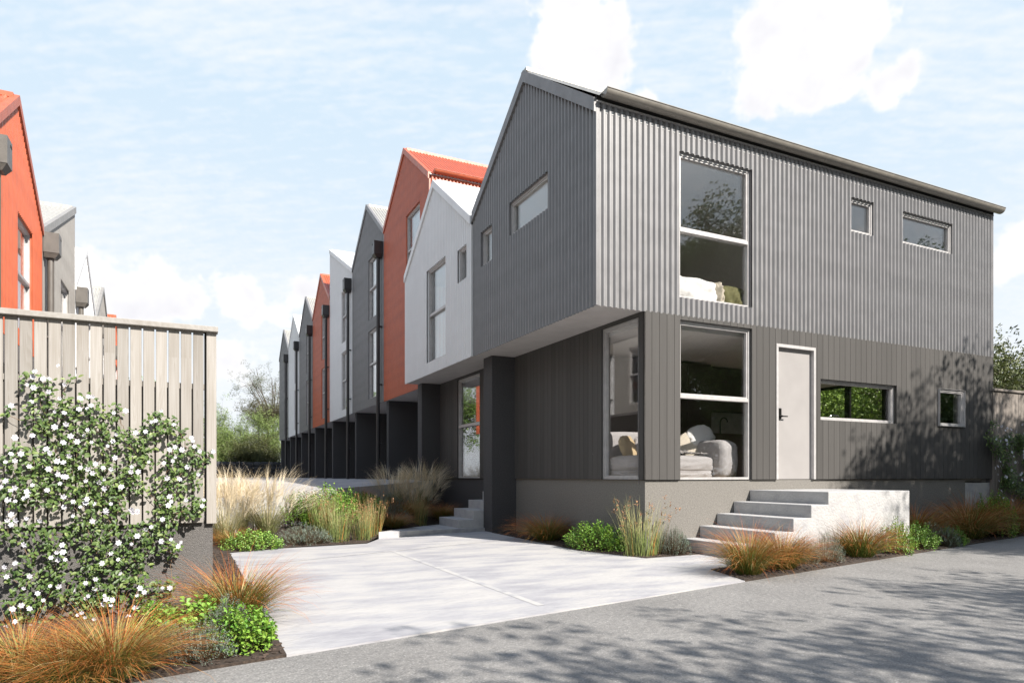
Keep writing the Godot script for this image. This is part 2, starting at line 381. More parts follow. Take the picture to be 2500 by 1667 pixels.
	leafy("leaf", 0.5, 0.55)
	leafy("blade", 0.55, 0.4)
	leafy("petal", 0.6, 0.3)
	leafy("chip", 0.9, 0.0).backlight_enabled = false

# ---------------------------------------------------------------- camera, sky, sun
func make_camera() -> void:
	var cam := Camera3D.new()
	cam.name = "camera"
	var f := 1634.0
	cam.near = 0.05
	cam.far = 900.0
	cam.projection = Camera3D.PROJECTION_FRUSTUM
	cam.size = 2.0 * cam.near * 833.5 / f
	cam.frustum_offset = Vector2(0.0, cam.near * (1161.0 - 833.5) / f)
	add_child(cam)
	cam.position = Vector3(-5.146, 1.13, 7.883)
	cam.rotation = Vector3(0, -atan(795.0 / f), 0)
	cam.current = true

func make_sky() -> void:
	var w := 3072
	var h := 1536
	var dens := PackedFloat32Array()
	dens.resize(w * h / 2)
	var blobs: Array[float] = CLOUD_BLOBS.duplicate()
	var r := RandomNumberGenerator.new()
	r.seed = 77
	# the same kind of heaped clouds all round the rest of the sky
	for k in 26:
		var az := r.randf_range(72.0, 338.0)
		var el := r.randf_range(9.0, 34.0)
		var s := r.randf_range(0.9, 2.3)
		for j in 7:
			blobs.append(az + r.randf_range(-2.4, 2.4) * s / cos(deg_to_rad(el)))
			blobs.append(el + r.randf_range(-1.0, 1.0) * s)
			blobs.append(s * r.randf_range(0.7, 1.3))
	for i in range(0, blobs.size(), 3):
		var az := blobs[i]
		var el := blobs[i + 1]
		var rad := blobs[i + 2] * 1.75
		if blobs[i + 2] < 0.45: continue
		var ce := cos(deg_to_rad(el))
		var x0 := int(floor((az - rad / ce) / 360.0 * w))
		var x1 := int(ceil((az + rad / ce) / 360.0 * w))
		var y0 := maxi(0, int((90.0 - el - rad) / 180.0 * h))
		var y1 := mini(h / 2 - 1, int((90.0 - el + rad) / 180.0 * h))
		for y in range(y0, y1 + 1):
			var dy := (90.0 - (y + 0.5) / h * 180.0) - el
			for x in range(x0, x1 + 1):
				var dx := ((x + 0.5) / w * 360.0 - az) * ce
				var d := (dx * dx + dy * dy) / (rad * rad)
				if d < 1.0:
					var at := y * w + posmod(x, w)
					dens[at] = dens[at] + (1.0 - d) * (1.0 - d)
	var n := FastNoiseLite.new()
	n.seed = 11
	n.frequency = 1.0
	n.fractal_octaves = 6
	n.fractal_gain = 0.58
	var wisp := FastNoiseLite.new()
	wisp.seed = 12
	wisp.frequency = 1.0
	wisp.fractal_octaves = 5
	wisp.fractal_gain = 0.55
	var broad := FastNoiseLite.new()
	broad.seed = 13
	broad.frequency = 1.0
	broad.fractal_octaves = 2
	var data := PackedFloat32Array()
	data.resize(w * h * 3)
	var top := Vector3(0.15, 0.32, 0.64)
	var mid := Vector3(0.655, 0.80, 0.935)
	var low := Vector3(0.87, 0.92, 0.97)
	for y in h / 2:
		var el := PI / 2 - (y + 0.5) / h * PI
		var se := sin(el)
		var ce := cos(el)
		var base := low.lerp(mid, smoothstep(0.02, 0.52, se)) if se < 0.52 else mid.lerp(top, smoothstep(0.52, 0.92, se))
		for x in w:
			var at := y * w + x
			var az := (x + 0.5) / w * TAU
			var dx := sin(az) * ce
			var dz := -cos(az) * ce
			var col := base
			# high thin streaks, laid out on a level sheet of cloud
			var k := 1.0 / (se + 0.12)
			var px := dx * k
			var pz := dz * k
			var u := px * 0.86 + pz * 0.5
			var q := pz * 0.86 - px * 0.5
			var s := wisp.get_noise_2d(u * 4.5, q * 17.0) * 0.7 + wisp.get_noise_2d(u * 15.0 + 5.0, q * 44.0) * 0.55
			var cover := broad.get_noise_2d(u * 0.8 + 3.0, q * 0.8 + 1.7)
			var veil := clampf(s * 0.62 + 0.24 + cover * 0.5, 0.0, 0.7)
			col = col.lerp(Vector3(0.93, 0.95, 0.99), veil)
			var d := dens[at]
			if d > 0.015:
				var e := n.get_noise_3d(dx * 16.0, se * 19.0, dz * 16.0)
				var f := n.get_noise_3d(dx * 60.0, se * 70.0 + 3.0, dz * 60.0)
				var a := smoothstep(0.12, 0.80, d * 0.75 + e * 0.85 + f * 0.45)
				if a > 0.0:
					var thick := clampf(d * 0.55 + e * 0.35, 0.0, 1.0)
					var shade := clampf(0.5 + n.get_noise_3d(dx * 9.0, se * 11.0 + 7.0, dz * 9.0) * 0.9, 0.0, 1.0)
					var cc := Vector3(1.03, 1.025, 1.03).lerp(Vector3(0.84, 0.835, 0.885), thick * shade)
					col = col.lerp(cc, a)
			data[at * 3] = col.x
			data[at * 3 + 1] = col.y
			data[at * 3 + 2] = col.z
	for i in range(w * h / 2, w * h):
		data[i * 3] = 0.32
		data[i * 3 + 1] = 0.31
		data[i * 3 + 2] = 0.29
	var img := Image.create_from_data(w, h, false, Image.FORMAT_RGBF, data.to_byte_array())
	var sky_mat := PanoramaSkyMaterial.new()
	sky_mat.panorama = ImageTexture.create_from_image(img)
	var sky := Sky.new()
	sky.sky_material = sky_mat
	var e := Environment.new()
	e.background_mode = Environment.BG_SKY
	e.sky = sky
	e.background_energy_multiplier = 0.53
	e.tonemap_mode = Environment.TONE_MAPPER_LINEAR
	e.tonemap_exposure = 2.0
	e.sdfgi_enabled = true
	e.ssao_enabled = true
	e.ssil_enabled = true
	var we := WorldEnvironment.new()
	we.name = "world_environment"
	we.environment = e
	add_child(we)

func make_sun() -> void:
	var sun := DirectionalLight3D.new()
	sun.name = "sun"
	sun.light_energy = 1.6
	sun.light_color = Color(1.0, 0.972, 0.935)
	sun.light_angular_distance = 0.5
	sun.shadow_enabled = true
	add_child(sun)
	sun.look_at_from_position(SUN * 50.0, Vector3.ZERO, UP)

# ---------------------------------------------------------------- ribbed metal
const RIB := [[0.0, 0.0], [0.022, 0.0], [0.046, 0.03], [0.076, 0.03], [0.1, 0.0]]

func rib_depth(s: float) -> float:
	var t := fposmod(s, 0.1)
	for i in 4:
		if t <= RIB[i + 1][0] + 1e-6:
			return lerpf(RIB[i][1], RIB[i + 1][1], (t - RIB[i][0]) / (RIB[i + 1][0] - RIB[i][0]))
	return 0.0

# ribbed (or flat) wall in the plane o + s*u + y*up, standing out along m, with holes [s0, s1, y0, y1] and a top line of [s, y] points
func sheet_wall(mb: MB, o: Vector3, u: Vector3, m: Vector3, y0: float, top: Array, holes: Array, ribbed := true, out := 0.0) -> void:
	var s0: float = top[0][0]
	var s1: float = top[top.size() - 1][0]
	var cuts := [s0, s1]
	if ribbed:
		var k := floori(s0 / 0.1)
		while k * 0.1 < s1:
			for p in RIB.slice(0, 4):
				var s: float = k * 0.1 + p[0]
				if s > s0 + 1e-4 and s < s1 - 1e-4: cuts.append(s)
			k += 1
	for h in holes:
		for s in [h[0], h[1]]:
			if s > s0 and s < s1: cuts.append(s)
	for p in top:
		if p[0] > s0 and p[0] < s1: cuts.append(p[0])
	cuts.sort()
	var flip := u.cross(UP).dot(m) < 0
	for i in cuts.size() - 1:
		var a: float = cuts[i]
		var b: float = cuts[i + 1]
		if b - a < 1e-5: continue
		var mid := (a + b) / 2
		var da := (rib_depth(a + 1e-5) if ribbed else 0.0) + out
		var db := (rib_depth(b - 1e-5) if ribbed else 0.0) + out
		var spans := [[y0, -1.0]]
		var hs := []
		for h in holes:
			if mid > h[0] and mid < h[1]: hs.append(h)
		hs.sort_custom(func(p, q): return p[2] < q[2])
		var runs := []
		var from := y0
		for h in hs:
			if h[2] > from: runs.append([from, h[2], false])
			from = h[3]
		runs.append([from, 0.0, true])
		for r in runs:
			var ya: float = r[1]
			var yb: float = r[1]
			if r[2]:
				ya = line_at(top, a)
				yb = line_at(top, b)
			var p0: Vector3 = o + u * a + UP * r[0] + m * da
			var p1: Vector3 = o + u * b + UP * r[0] + m * db
			var p2: Vector3 = o + u * b + UP * yb + m * db
			var p3: Vector3 = o + u * a + UP * ya + m * da
			if flip: mb.quad(p3, p2, p1, p0)
			else: mb.quad(p0, p1, p2, p3)

func line_at(top: Array, s: float) -> float:
	for i in top.size() - 1:
		if s <= top[i + 1][0] + 1e-6:
			return lerpf(top[i][1], top[i + 1][1], clampf((s - top[i][0]) / (top[i + 1][0] - top[i][0]), 0, 1))
	return top[top.size() - 1][1]

# a ribbed roof slope from the lower line a-b to the upper line c-d (a under c), ribs running up the slope
func roof_slope(mb: MB, a: Vector3, b: Vector3, c: Vector3, d: Vector3) -> void:
	var len := (b - a).length()
	var up := (b - a).cross(c - a).normalized()
	if up.y < 0: up = -up
	var cuts := [0.0]
	var k := 0
	while k * 0.1 < len:
		for p in RIB.slice(0, 4):
			var s: float = k * 0.1 + p[0]
			if s > 1e-4 and s < len - 1e-4: cuts.append(s)
		k += 1
	cuts.append(len)
	for i in cuts.size() - 1:
		var s: float = cuts[i]
		var t: float = cuts[i + 1]
		var e := up * rib_depth(s + 1e-5)
		var f := up * rib_depth(t - 1e-5)
		var p0 := a.lerp(b, s / len) + e
		var p1 := a.lerp(b, t / len) + f
		var p2 := c.lerp(d, t / len) + f
		var p3 := c.lerp(d, s / len) + e
		if (p1 - p0).cross(p2 - p0).y > 0: mb.quad(p0, p1, p2, p3)
		else: mb.quad(p3, p2, p1, p0)

# a window in a wall: frame, lining, panes; optional rail between an upper and a lower light
func window(house: Node, o: Vector3, u: Vector3, m: Vector3, s0: float, s1: float, y0: float, y1: float, rail := 0.0, face := -0.028, trim := "") -> void:
	var mb := MB.new()
	var fw := 0.036
	var bk := face - 0.085
	for r in [[s0, s1, y0, y0 + fw], [s0, s1, y1 - fw, y1], [s0, s0 + fw, y0 + fw, y1 - fw], [s1 - fw, s1, y0 + fw, y1 - fw]]:
		mb.obox(o, u, UP, m, r[0], r[1], r[2], r[3], bk, face)
	var wn := part("window", mb, M["aluminium"], house)
	# inner sash of the opening light, a step behind the frame
	var lights := [[y0 + fw, y1 - fw]]
	if rail > 0.0:
		lights = [[y0 + fw, rail - 0.026], [rail + 0.026, y1 - fw]]
		mb = MB.new()
		mb.obox(o, u, UP, m, s0 + fw, s1 - fw, rail - 0.026, rail + 0.026, bk, face + 0.006)
		part("rail", mb, M["aluminium"], wn)
	mb = MB.new()
	var top: Array = lights[lights.size() - 1]
	for r in [[s0 + fw, s1 - fw, top[0], top[0] + 0.022], [s0 + fw, s1 - fw, top[1] - 0.024, top[1]], [s0 + fw, s0 + fw + 0.024, top[0] + 0.022, top[1] - 0.024], [s1 - fw - 0.024, s1 - fw, top[0] + 0.022, top[1] - 0.024]]:
		mb.obox(o, u, UP, m, r[0], r[1], r[2], r[3], bk + 0.015, face - 0.014)
	part("sash", mb, M["aluminium"], wn)
	for l in lights:
		for k in 2:   # double glazing
			mb = MB.new()
			var d := face - 0.045 - 0.018 * k
			var a := o + u * (s0 + fw - 0.002) + m * d
			var b := o + u * (s1 - fw + 0.002) + m * d
			var lo: float = l[0] - 0.002
			var hi: float = l[1] + 0.002
			var th := m * 0.004   # both faces of the sheet
			mb.quad(a + UP * lo, b + UP * lo, b + UP * hi, a + UP * hi)
			mb.quad(b + UP * lo - th, a + UP * lo - th, a + UP * hi - th, b + UP * hi - th)
			part("pane", mb, M["glass"], wn)
	mb = MB.new()
	var e := 0.004
	for r in [[s0 - e, s1 + e, y0 - e, y0 - 0.0006], [s0 - e, s1 + e, y1 + 0.0006, y1 + e], [s0 - e, s0 - 0.0006, y0, y1], [s1 + 0.0006, s1 + e, y0, y1]]:
		mb.obox(o, u, UP, m, r[0], r[1], r[2], r[3], bk - 0.03, face + 0.03)
	part("lining", mb, M[trim if trim != "" else "aluminium"], wn)

# flashing that runs along a line of [s, y] points on a gable, standing proud of it
func barge(house: Node, o: Vector3, u: Vector3, m: Vector3, top: Array, deep: float, mt: Material) -> void:
	for i in top.size() - 1:
		if absf(top[i][0] - top[i + 1][0]) < 1e-4: continue
		var mb := MB.new()
		var p := []
		for y in [-deep, 0.045]:
			for q in [[i, 0.062], [i + 1, 0.062], [i + 1, -0.03], [i, -0.03]]:
				var pt: Array = top[q[0]]
				p.append(o + u * pt[0] + UP * (pt[1] + y) + m * q[1])
		mb.hexa(p, u.cross(UP).dot(m) < 0)
		part("barge_flashing", mb, mt, house)

# vertical timber siding: planks on a dark backing, cut round openings
func siding(house: Node, o: Vector3, u: Vector3, m: Vector3, s0: float, s1: float, y0: float, y1: float, holes: Array, seed_: int) -> void:
	var mb := MB.new()
	sheet_wall(mb, o, u, m, y0, [[s0, y1], [s1, y1]], holes, false, -0.024)
	var back := part("siding", mb, M["gap_dark"], house)
	var r := RandomNumberGenerator.new()
	r.seed = seed_
	var s := s0
	while s < s1 - 0.01:
		var e := minf(s + 0.138, s1)
		var right := e - (0.006 if e < s1 - 0.001 else 0.0)
		var mt: Material = M["siding_%d" % (r.randi() % 5)]
		var cuts := [s, right]
		for h in holes:
			for q in [h[0], h[1]]:
				if q > s + 0.003 and q < right - 0.003: cuts.append(q)
		cuts.sort()
		for i in cuts.size() - 1:
			var a: float = cuts[i]
			var b: float = cuts[i + 1]
			var mid := (a + b) / 2
			var hs := []
			for h in holes:
				if mid > h[0] and mid < h[1]: hs.append(h)
			hs.sort_custom(func(p, q): return p[2] < q[2])
			var from := y0
			var runs := []
			for h in hs:
				if h[2] > from + 0.01: runs.append([from, h[2]])
				from = h[3]
			if y1 > from + 0.01: runs.append([from, y1])
			for q in runs:
				var pb := MB.new()
				pb.obox(o, u, UP, m, a, b, q[0], q[1], -0.022, 0.0)
				part("plank", pb, mt, back)
		s += 0.138

# ---------------------------------------------------------------- houses of the two rows
# front in the plane x = fx facing m (-x or +x), from z = za to za - wd; the ridge runs along x
func row_house(o_: Dictionary) -> Node3D:
	var fx: float = o_.fx
	var za: float = o_.za
	var wd: float = o_.wd
	var m: Vector3 = o_.m
	var eave: float = o_.eave
	var apex: float = o_.apex
	var sof: float = o_.sof
	var deep: float = o_.deep
	var mt: Material = M[o_.mat]
	var rt: Material = M[o_.roof]
	var house := thing("town_house", o_.label, "house", Vector3(fx, o_.ground, za - wd / 2), o_.group)
	var o := Vector3(fx, 0, za)
	var u := Vector3.FORWARD
	var top: Array = [[0.0, eave], [wd / 2, apex], [wd, eave]]
	if o_.get("mono", false): top = [[0.0, eave], [wd, apex]]
	var holes: Array = o_.holes
	var mb := MB.new()
	sheet_wall(mb, o, u, m, sof - 0.012, top, holes)
	part("front_cladding", mb, mt, house)
	# corner trims
	for s in [0.0, wd - 0.03]:
		mb = MB.new()
		mb.obox(o, u, UP, m, s, s + 0.03, sof - 0.012, line_at(top, s + 0.015) - 0.02, -0.01, 0.030)
		part("corner_trim", mb, mt, house)
	barge(house, o, u, m, top, 0.13, mt)
	# side wall towards the street and the far side wall
	for s in [0.0, wd]:
		mb = MB.new()
		sheet_wall(mb, o + u * s, -m, -u if s == 0.0 else u, sof if s == 0.0 else sof, [[0.02, line_at(top, s)], [deep, line_at(top, s)]], [], s == 0.0 and o_.get("side", false))
		part("side_cladding", mb, mt, house)
	mb = MB.new()
	sheet_wall(mb, o - m * deep, u, -m, o_.ground, top, [], false)
	part("rear_wall", mb, mt, house)
	# roof
	mb = MB.new()
	var under := MB.new()
	for i in top.size() - 1:
		var a: Vector3 = o + u * top[i][0] + UP * top[i][1]
		var b: Vector3 = o + u * top[i + 1][0] + UP * top[i + 1][1]
		var lo := a
		var hi := b
		if a.y > b.y:
			lo = b
			hi = a
		roof_slope(mb, lo + m * 0.02, lo - m * deep, hi + m * 0.02, hi - m * deep)
		under.quad(lo - UP * 0.06, lo - m * deep - UP * 0.06, hi - m * deep - UP * 0.06, hi - UP * 0.06)
	var roof := part("roof", mb, rt, house)
	part("roof_lining", under, M["plaster"], roof)
	mb = MB.new()
	var ridge: Array = top[1]
	mb.obox(o, u, UP, -m, ridge[0] - 0.10, minf(ridge[0] + 0.10, wd + 0.02), ridge[1] - 0.055, ridge[1] + 0.032, 0.02, deep)
	part("ridge_cap", mb, rt, roof)
	# inside of the walls, floors, soffit
	mb = MB.new()
	sheet_wall(mb, o, u, m, sof + 0.02, [[0.05, eave - 0.05], [wd - 0.05, eave - 0.05]], holes, false, -0.16)
	for s in [0.05, wd - 0.05]:
		mb.obox(o, u, UP, -m, s - 0.02, s + 0.02, sof + 0.02, eave - 0.1, 0.17, deep * 0.5)
	mb.obox(o, u, UP, -m, 0.05, wd - 0.05, sof + 0.02, eave - 0.1, deep * 0.5, deep * 0.5 + 0.05)
	mb.obox(o, u, UP, -m, 0.02, wd - 0.02, sof + 0.03, sof + 0.1, 0.17, deep * 0.5)
	if eave - sof > 4.0: mb.obox(o, u, UP, -m, 0.02, wd - 0.02, sof + 2.75, sof + 2.95, 0.17, deep * 0.5)
	mb.obox(o, u, UP, -m, 0.02, wd - 0.02, eave - 0.12, eave - 0.06, 0.17, deep - 0.05)
	part("inner_wall", mb, M["plaster"], house)
	mb = MB.new()
	mb.obox(o, u, UP, -m, 0.004, wd - 0.004, sof, sof + 0.022, 0.012, 2.6)
	part("soffit", mb, M["soffit_paint"], house)
	mb = MB.new()
	mb.obox(o, u, UP, -m, 0.004, wd - 0.004, sof + 0.004, sof + 0.1, 0.002, 0.0115)
	part("drip_edge", mb, M["gap_dark"], house)
	for h in holes: window(house, o, u, m, h[0], h[1], h[2], h[3], (h[2] + h[3]) / 2 + 0.02 if h[3] - h[2] > 1.2 else 0.0, -0.028, o_.mat)
	if o_.get("rain", 0.0) > 0.0: rain_head(house, o, u, m, o_.rain, o_.rain_y, o_.ground, M[o_.get("rain_mat", "dark_pipe")])
	return house

func rain_head(house: Node, o: Vector3, u: Vector3, m: Vector3, s: float, y: float, ground: float, mt: Material) -> void:
	var mb := MB.new()
	var w := 0.16
	mb.obox(o, u, UP, m, s - w, s + w, y - 0.42, y, 0.04, 0.32)
	var p := []
	for r in [[y - 0.52, 0.11, 0.07], [y - 0.42, w - 0.005, 0.0]]:
		for q in [[-1, 0.315 - r[2]], [1, 0.315 - r[2]], [1, 0.045], [-1, 0.045]]:
			p.append(o + u * (s + q[0] * r[1]) + UP * r[0] + m * q[1])
	mb.hexa(p, u.cross(UP).dot(m) < 0)
	var head := part("rain_head", mb, mt, house)
	mb = MB.new()
	mb.obox(o, u, UP, m, s + 0.03, s + 0.13, y - 0.10, y - 0.06, 0.318, 0.324)
	part("overflow_slot", mb, M["gap_dark"], head)
	mb = MB.new()
	var a := o + u * s + m * 0.15
	mb.tube(a + UP * ground, a + UP * (y - 0.51), 0.062, 0.062, 12)
	var pipe := part("downpipe", mb, mt, house)
	var yy := ground + 1.2
	while yy < y - 1.0:
		mb = MB.new()
		mb.obox(o, u, UP, m, s - 0.075, s + 0.075, yy, yy + 0.035, 0.02, 0.12)
		part("bracket", mb, mt, pipe)
		yy += 1.9

# open garage bay under a three-storey house: side wall fins, rear wall, sectional door
func garage(house: Node, fx: float, za: float, zb: float, y0: float, y1: float) -> void:
	var mb := MB.new()
	mb.box(Vector3(fx, y0, zb), Vector3(fx + 4.0, y1, zb + 0.24))
	part("garage_wall", mb, M["dark_render"], house)
	var door := MB.new()
	door.box(Vector3(fx + 3.2, y0, zb + 0.24), Vector3(fx + 3.25, y1, za))
	var d := part("garage_door", door, M["gap_dark"], house)
	for k in 5:
		var h := (y1 - y0) / 5.0
		mb = MB.new()
		mb.box(Vector3(fx + 3.16, y0 + k * h + 0.01, zb + 0.26), Vector3(fx + 3.2, y0 + (k + 1) * h - 0.01, za - 0.02))
		part("panel", mb, M["dark_render"], d)

func half_gutter(house: Node, a: Vector3, b: Vector3, out: Vector3, r: float, mt: Material) -> void:
	var mb := MB.new()
	var d := (b - a).normalized()
	var k := 10
	var ring := []
	for i in k + 1:
		var t := PI * i / k
		ring.append(out * (-cos(t)) * r - UP * sin(t) * r * 1.05)
	for i in k:
		var p: Vector3 = ring[i]
		var q: Vector3 = ring[i + 1]
		mb.trin(a + p, b + p, b + q, p.normalized(), p.normalized(), q.normalized())
		mb.trin(a + p, b + q, a + q, p.normalized(), q.normalized(), q.normalized())
		mb.tri(a, a + p, a + q)
		mb.tri(b, b + q, b + p)
	# rolled front bead and back edge
	mb.tube(a + out * r, b + out * r, 0.009, 0.009, 6)
	part("gutter", mb, mt, house)

# ---------------------------------------------------------------- the corner house and its neighbour
func corner_house() -> void:
	var h := thing("corner_house", "charcoal ribbed metal corner house with sunny street front and grey front door", "house", Vector3(4.7, 0, -2.2), "town houses of the right-hand row")
	var cm: Material = M["charcoal_metal"]
	var o := Vector3.ZERO
	var mb := MB.new()
	# street front, upper storey
	var up_holes := [[1.49, 2.93, 3.80, 5.985], [5.29, 5.88, 5.39, 5.985], [6.69, 8.18, 5.40, 5.98]]
	sheet_wall(mb, o + AZ * -0.026 + AX * -0.026, AX, AZ, 3.513, [[0.026, 6.36], [9.516, 6.36]], shift(up_holes, 0.026))
	part("street_cladding", mb, cm, h)
	for w in up_holes: window(h, o, AX, AZ, w[0], w[1], w[2], w[3], 4.83 if w[3] - w[2] > 1.2 else 0.0, -0.054, "charcoal_metal")
	# gable over the lane
	var top := [[0.0, 6.36], [2.2, 7.93], [4.47, 6.33]]
	var g_holes := [[1.43, 2.83, 5.37, 5.96], [3.55, 4.09, 5.18, 5.85]]
	mb = MB.new()
	sheet_wall(mb, o + AX * 0.026, Vector3.FORWARD, Vector3.LEFT, 3.513, top, g_holes)
	part("gable_cladding", mb, cm, h)
	for w in g_holes: window(h, o, Vector3.FORWARD, Vector3.LEFT, w[0], w[1], w[2], w[3], 0.0, -0.054, "charcoal_metal")
	barge(h, o + AX * 0.022, Vector3.FORWARD, Vector3.LEFT, top, 0.15, cm)
	mb = MB.new()
	mb.box(Vector3(-0.004, 3.513, -0.032), Vector3(0.032, 6.35, 0.004))
	part("corner_trim", mb, cm, h)
	mb = MB.new()
	mb.box(Vector3(9.462, 3.513, -0.032), Vector3(9.494, 6.35, 0.002))
	part("corner_trim", mb, cm, h)
	# roof
	mb = MB.new()
	roof_slope(mb, Vector3(-0.02, 6.405, 0.07), Vector3(9.52, 6.405, 0.07), Vector3(-0.02, 7.955, -2.2), Vector3(9.52, 7.955, -2.2))
	roof_slope(mb, Vector3(-0.02, 6.34, -4.47), Vector3(9.52, 6.34, -4.47), Vector3(-0.02, 7.95, -2.2), Vector3(9.52, 7.95, -2.2))
	var roof := part("roof", mb, M["pale_roof_metal"], h)
	mb = MB.new()
	mb.quad(Vector3(0, 6.3, 0), Vector3(9.49, 6.3, 0), Vector3(9.49, 7.88, -2.2), Vector3(0, 7.88, -2.2))
	mb.quad(Vector3(0, 7.88, -2.2), Vector3(9.49, 7.88, -2.2), Vector3(9.49, 6.28, -4.47), Vector3(0, 6.28, -4.47))
	part("roof_lining", mb, M["plaster"], roof)
	mb = MB.new()
	mb.box(Vector3(-0.02, 7.93, -2.3), Vector3(9.52, 7.99, -2.1))
	part("ridge_cap", mb, M["pale_roof_metal"], roof)
	half_gutter(h, Vector3(0.06, 6.475, 0.10), Vector3(9.57, 6.475, 0.10), AZ, 0.09, M["gutter_metal"])
	mb = MB.new()
	mb.box(Vector3(0.0, 6.352, -0.02), Vector3(9.49, 6.372, 0.012))
	part("eave_flashing", mb, M["aluminium"], h)
	mb = MB.new()
	mb.box(Vector3(0.0, 6.372, -0.02), Vector3(9.49, 6.44, 0.009))
	part("fascia", mb, M["gap_dark"], h)
	# soffit
	mb = MB.new()
	mb.box(Vector3(0.034, 3.526, -4.47), Vector3(0.9, 3.545, -0.036))
	part("soffit", mb, M["soffit_paint"], h)
	mb = MB.new()
	mb.box(Vector3(0.027, 3.53, -4.46), Vector3(0.0335, 3.7, -0.028))
	mb.box(Vector3(0.034, 3.53, -0.0345), Vector3(9.46, 3.7, -0.028))
	part("drip_edge", mb, M["gap_dark"], h)
	# lower storey: siding on the street front and on the lane side
	var low_holes := [[1.487, 2.934, 1.07, 3.462], [3.46, 4.37, 1.07, 3.275], [4.492, 6.486, 2.074, 2.767], [7.692, 8.485, 2.078, 2.777]]
	siding(h, o, AX, AZ, 0.827, 9.49, 1.07, 3.53, low_holes, 5)
	window(h, o, AX, AZ, 1.487, 2.934, 1.07, 3.462, 2.325, -0.05, "siding_2")
	window(h, o, AX, AZ, 4.492, 6.486, 2.074, 2.767, 0.0, -0.06, "siding_2")
	window(h, o, AX, AZ, 7.692, 8.485, 2.078, 2.777, 0.0, 0.012)
	siding(h, Vector3(0.827, 0, 0), Vector3.FORWARD, Vector3.LEFT, 0.0, 4.27, 1.07, 3.53, [[0.139, 1.12, 1.073, 3.465]], 6)
	window(h, Vector3(0.827, 0, 0), Vector3.FORWARD, Vector3.LEFT, 0.139, 1.12, 1.073, 3.465, 0.0, -0.03, "siding_2")
	# door
	mb = MB.new()
	for r in [[3.46, 3.505, 1.07, 3.275], [4.325, 4.37, 1.07, 3.275], [3.505, 4.325, 3.225, 3.275]]: mb.box(Vector3(r[0], r[2], -0.12), Vector3(r[1], r[3], 0.008))
	part("door_frame", mb, M["aluminium"], h)
	mb = MB.new()
	mb.box(Vector3(3.507, 1.072, -0.105), Vector3(4.323, 3.223, -0.062))
	var door := part("front_door", mb, M["door_paint"], h)
	mb = MB.new()
	mb.cbox(Vector3(3.56, 2.06, -0.062), Vector3(3.63, 2.235, -0.038), 0.008)
	part("lock_plate", mb, M["black_metal"], door)
	mb = MB.new()
	mb.tube(Vector3(3.595, 2.10, -0.04), Vector3(3.595, 2.10, 0.005), 0.016, 0.016, 10)
	mb.tube(Vector3(3.585, 2.10, 0.0), Vector3(3.715, 2.10, 0.0), 0.012, 0.010, 10, Color.WHITE, true)
	part("handle", mb, M["black_metal"], door)
	# plinth, corner fin
	mb = MB.new()
	mb.box(Vector3(0.867, -0.06, -4.3), Vector3(8.62, 1.062, -0.04))
	part("plinth", mb, M["plinth_render"], h)
	mb = MB.new()
	mb.cbox(Vector3(0.325, -0.05, -4.70), Vector3(0.90, 3.526, -4.28), 0.008)
	part("corner_fin", mb, M["dark_render"], h)
	# inside: floors, ceilings, partitions
	mb = MB.new()
	sheet_wall(mb, o, AX, AZ, 1.0, [[0.85, 3.6], [9.46, 3.6]], low_holes, false, -0.19)
	sheet_wall(mb, Vector3(0.827, 0, 0), Vector3.FORWARD, Vector3.LEFT, 1.0, [[0.1, 3.6], [4.4, 3.6]], [[0.139, 1.12, 1.073, 3.465]], false, -0.17)
	mb.box(Vector3(0.86, 1.0, -4.42), Vector3(9.46, 3.55, -4.34))
	sheet_wall(mb, Vector3(9.42, 0, 0), Vector3.FORWARD, AX, 1.0, [[0.1, 6.3], [4.4, 6.3]], [[1.3, 4.25, 1.09, 3.36]], false)
	part("inner_wall", mb, M["grey_plaster"], h)
	mb = MB.new()
	mb.box(Vector3(7.62, 1.08, -0.62), Vector3(9.38, 3.36, -0.56))
	mb.box(Vector3(7.58, 1.08, -0.62), Vector3(7.62, 3.36, -0.25))
	part("bathroom_wall", mb, M["dark_render"], h)
	mb = MB.new()
	sheet_wall(mb, o, AX, AZ, 3.6, [[0.05, 6.3], [9.46, 6.3]], up_holes, false, -0.19)
	sheet_wall(mb, o, Vector3.FORWARD, Vector3.LEFT, 3.55, [[0.1, 6.3], [4.4, 6.3]], g_holes, false, -0.19)
	mb.box(Vector3(0.1, 3.56, -4.42), Vector3(9.46, 6.3, -4.34))
	mb.box(Vector3(4.6, 3.66, -4.4), Vector3(4.7, 6.25, -0.25))
	mb.box(Vector3(0.95, 3.36, -4.4), Vector3(9.4, 3.44, -0.2))
	mb.box(Vector3(0.1, 6.24, -4.4), Vector3(9.4, 6.29, -0.02))
	part("upper_inner_wall", mb, M["plaster"], h)
	mb = MB.new()
	mb.box(Vector3(0.88, 1.062, -4.4), Vector3(9.4, 1.078, -0.16))
	mb.box(Vector3(0.06, 3.56, -4.4), Vector3(9.4, 3.64, -0.1))
	part("floor_boards", mb, M["floor_wood"], h)
	# end wall away from the lane
	mb = MB.new()
	sheet_wall(mb, Vector3(9.49, 0, 0), Vector3.FORWARD, AX, -0.06, [[0.03, 6.36], [2.2, 7.93], [4.47, 6.33]], [[1.3, 4.25, 1.09, 3.36]], false)
	part("end_wall", mb, M["charcoal_metal"], h)
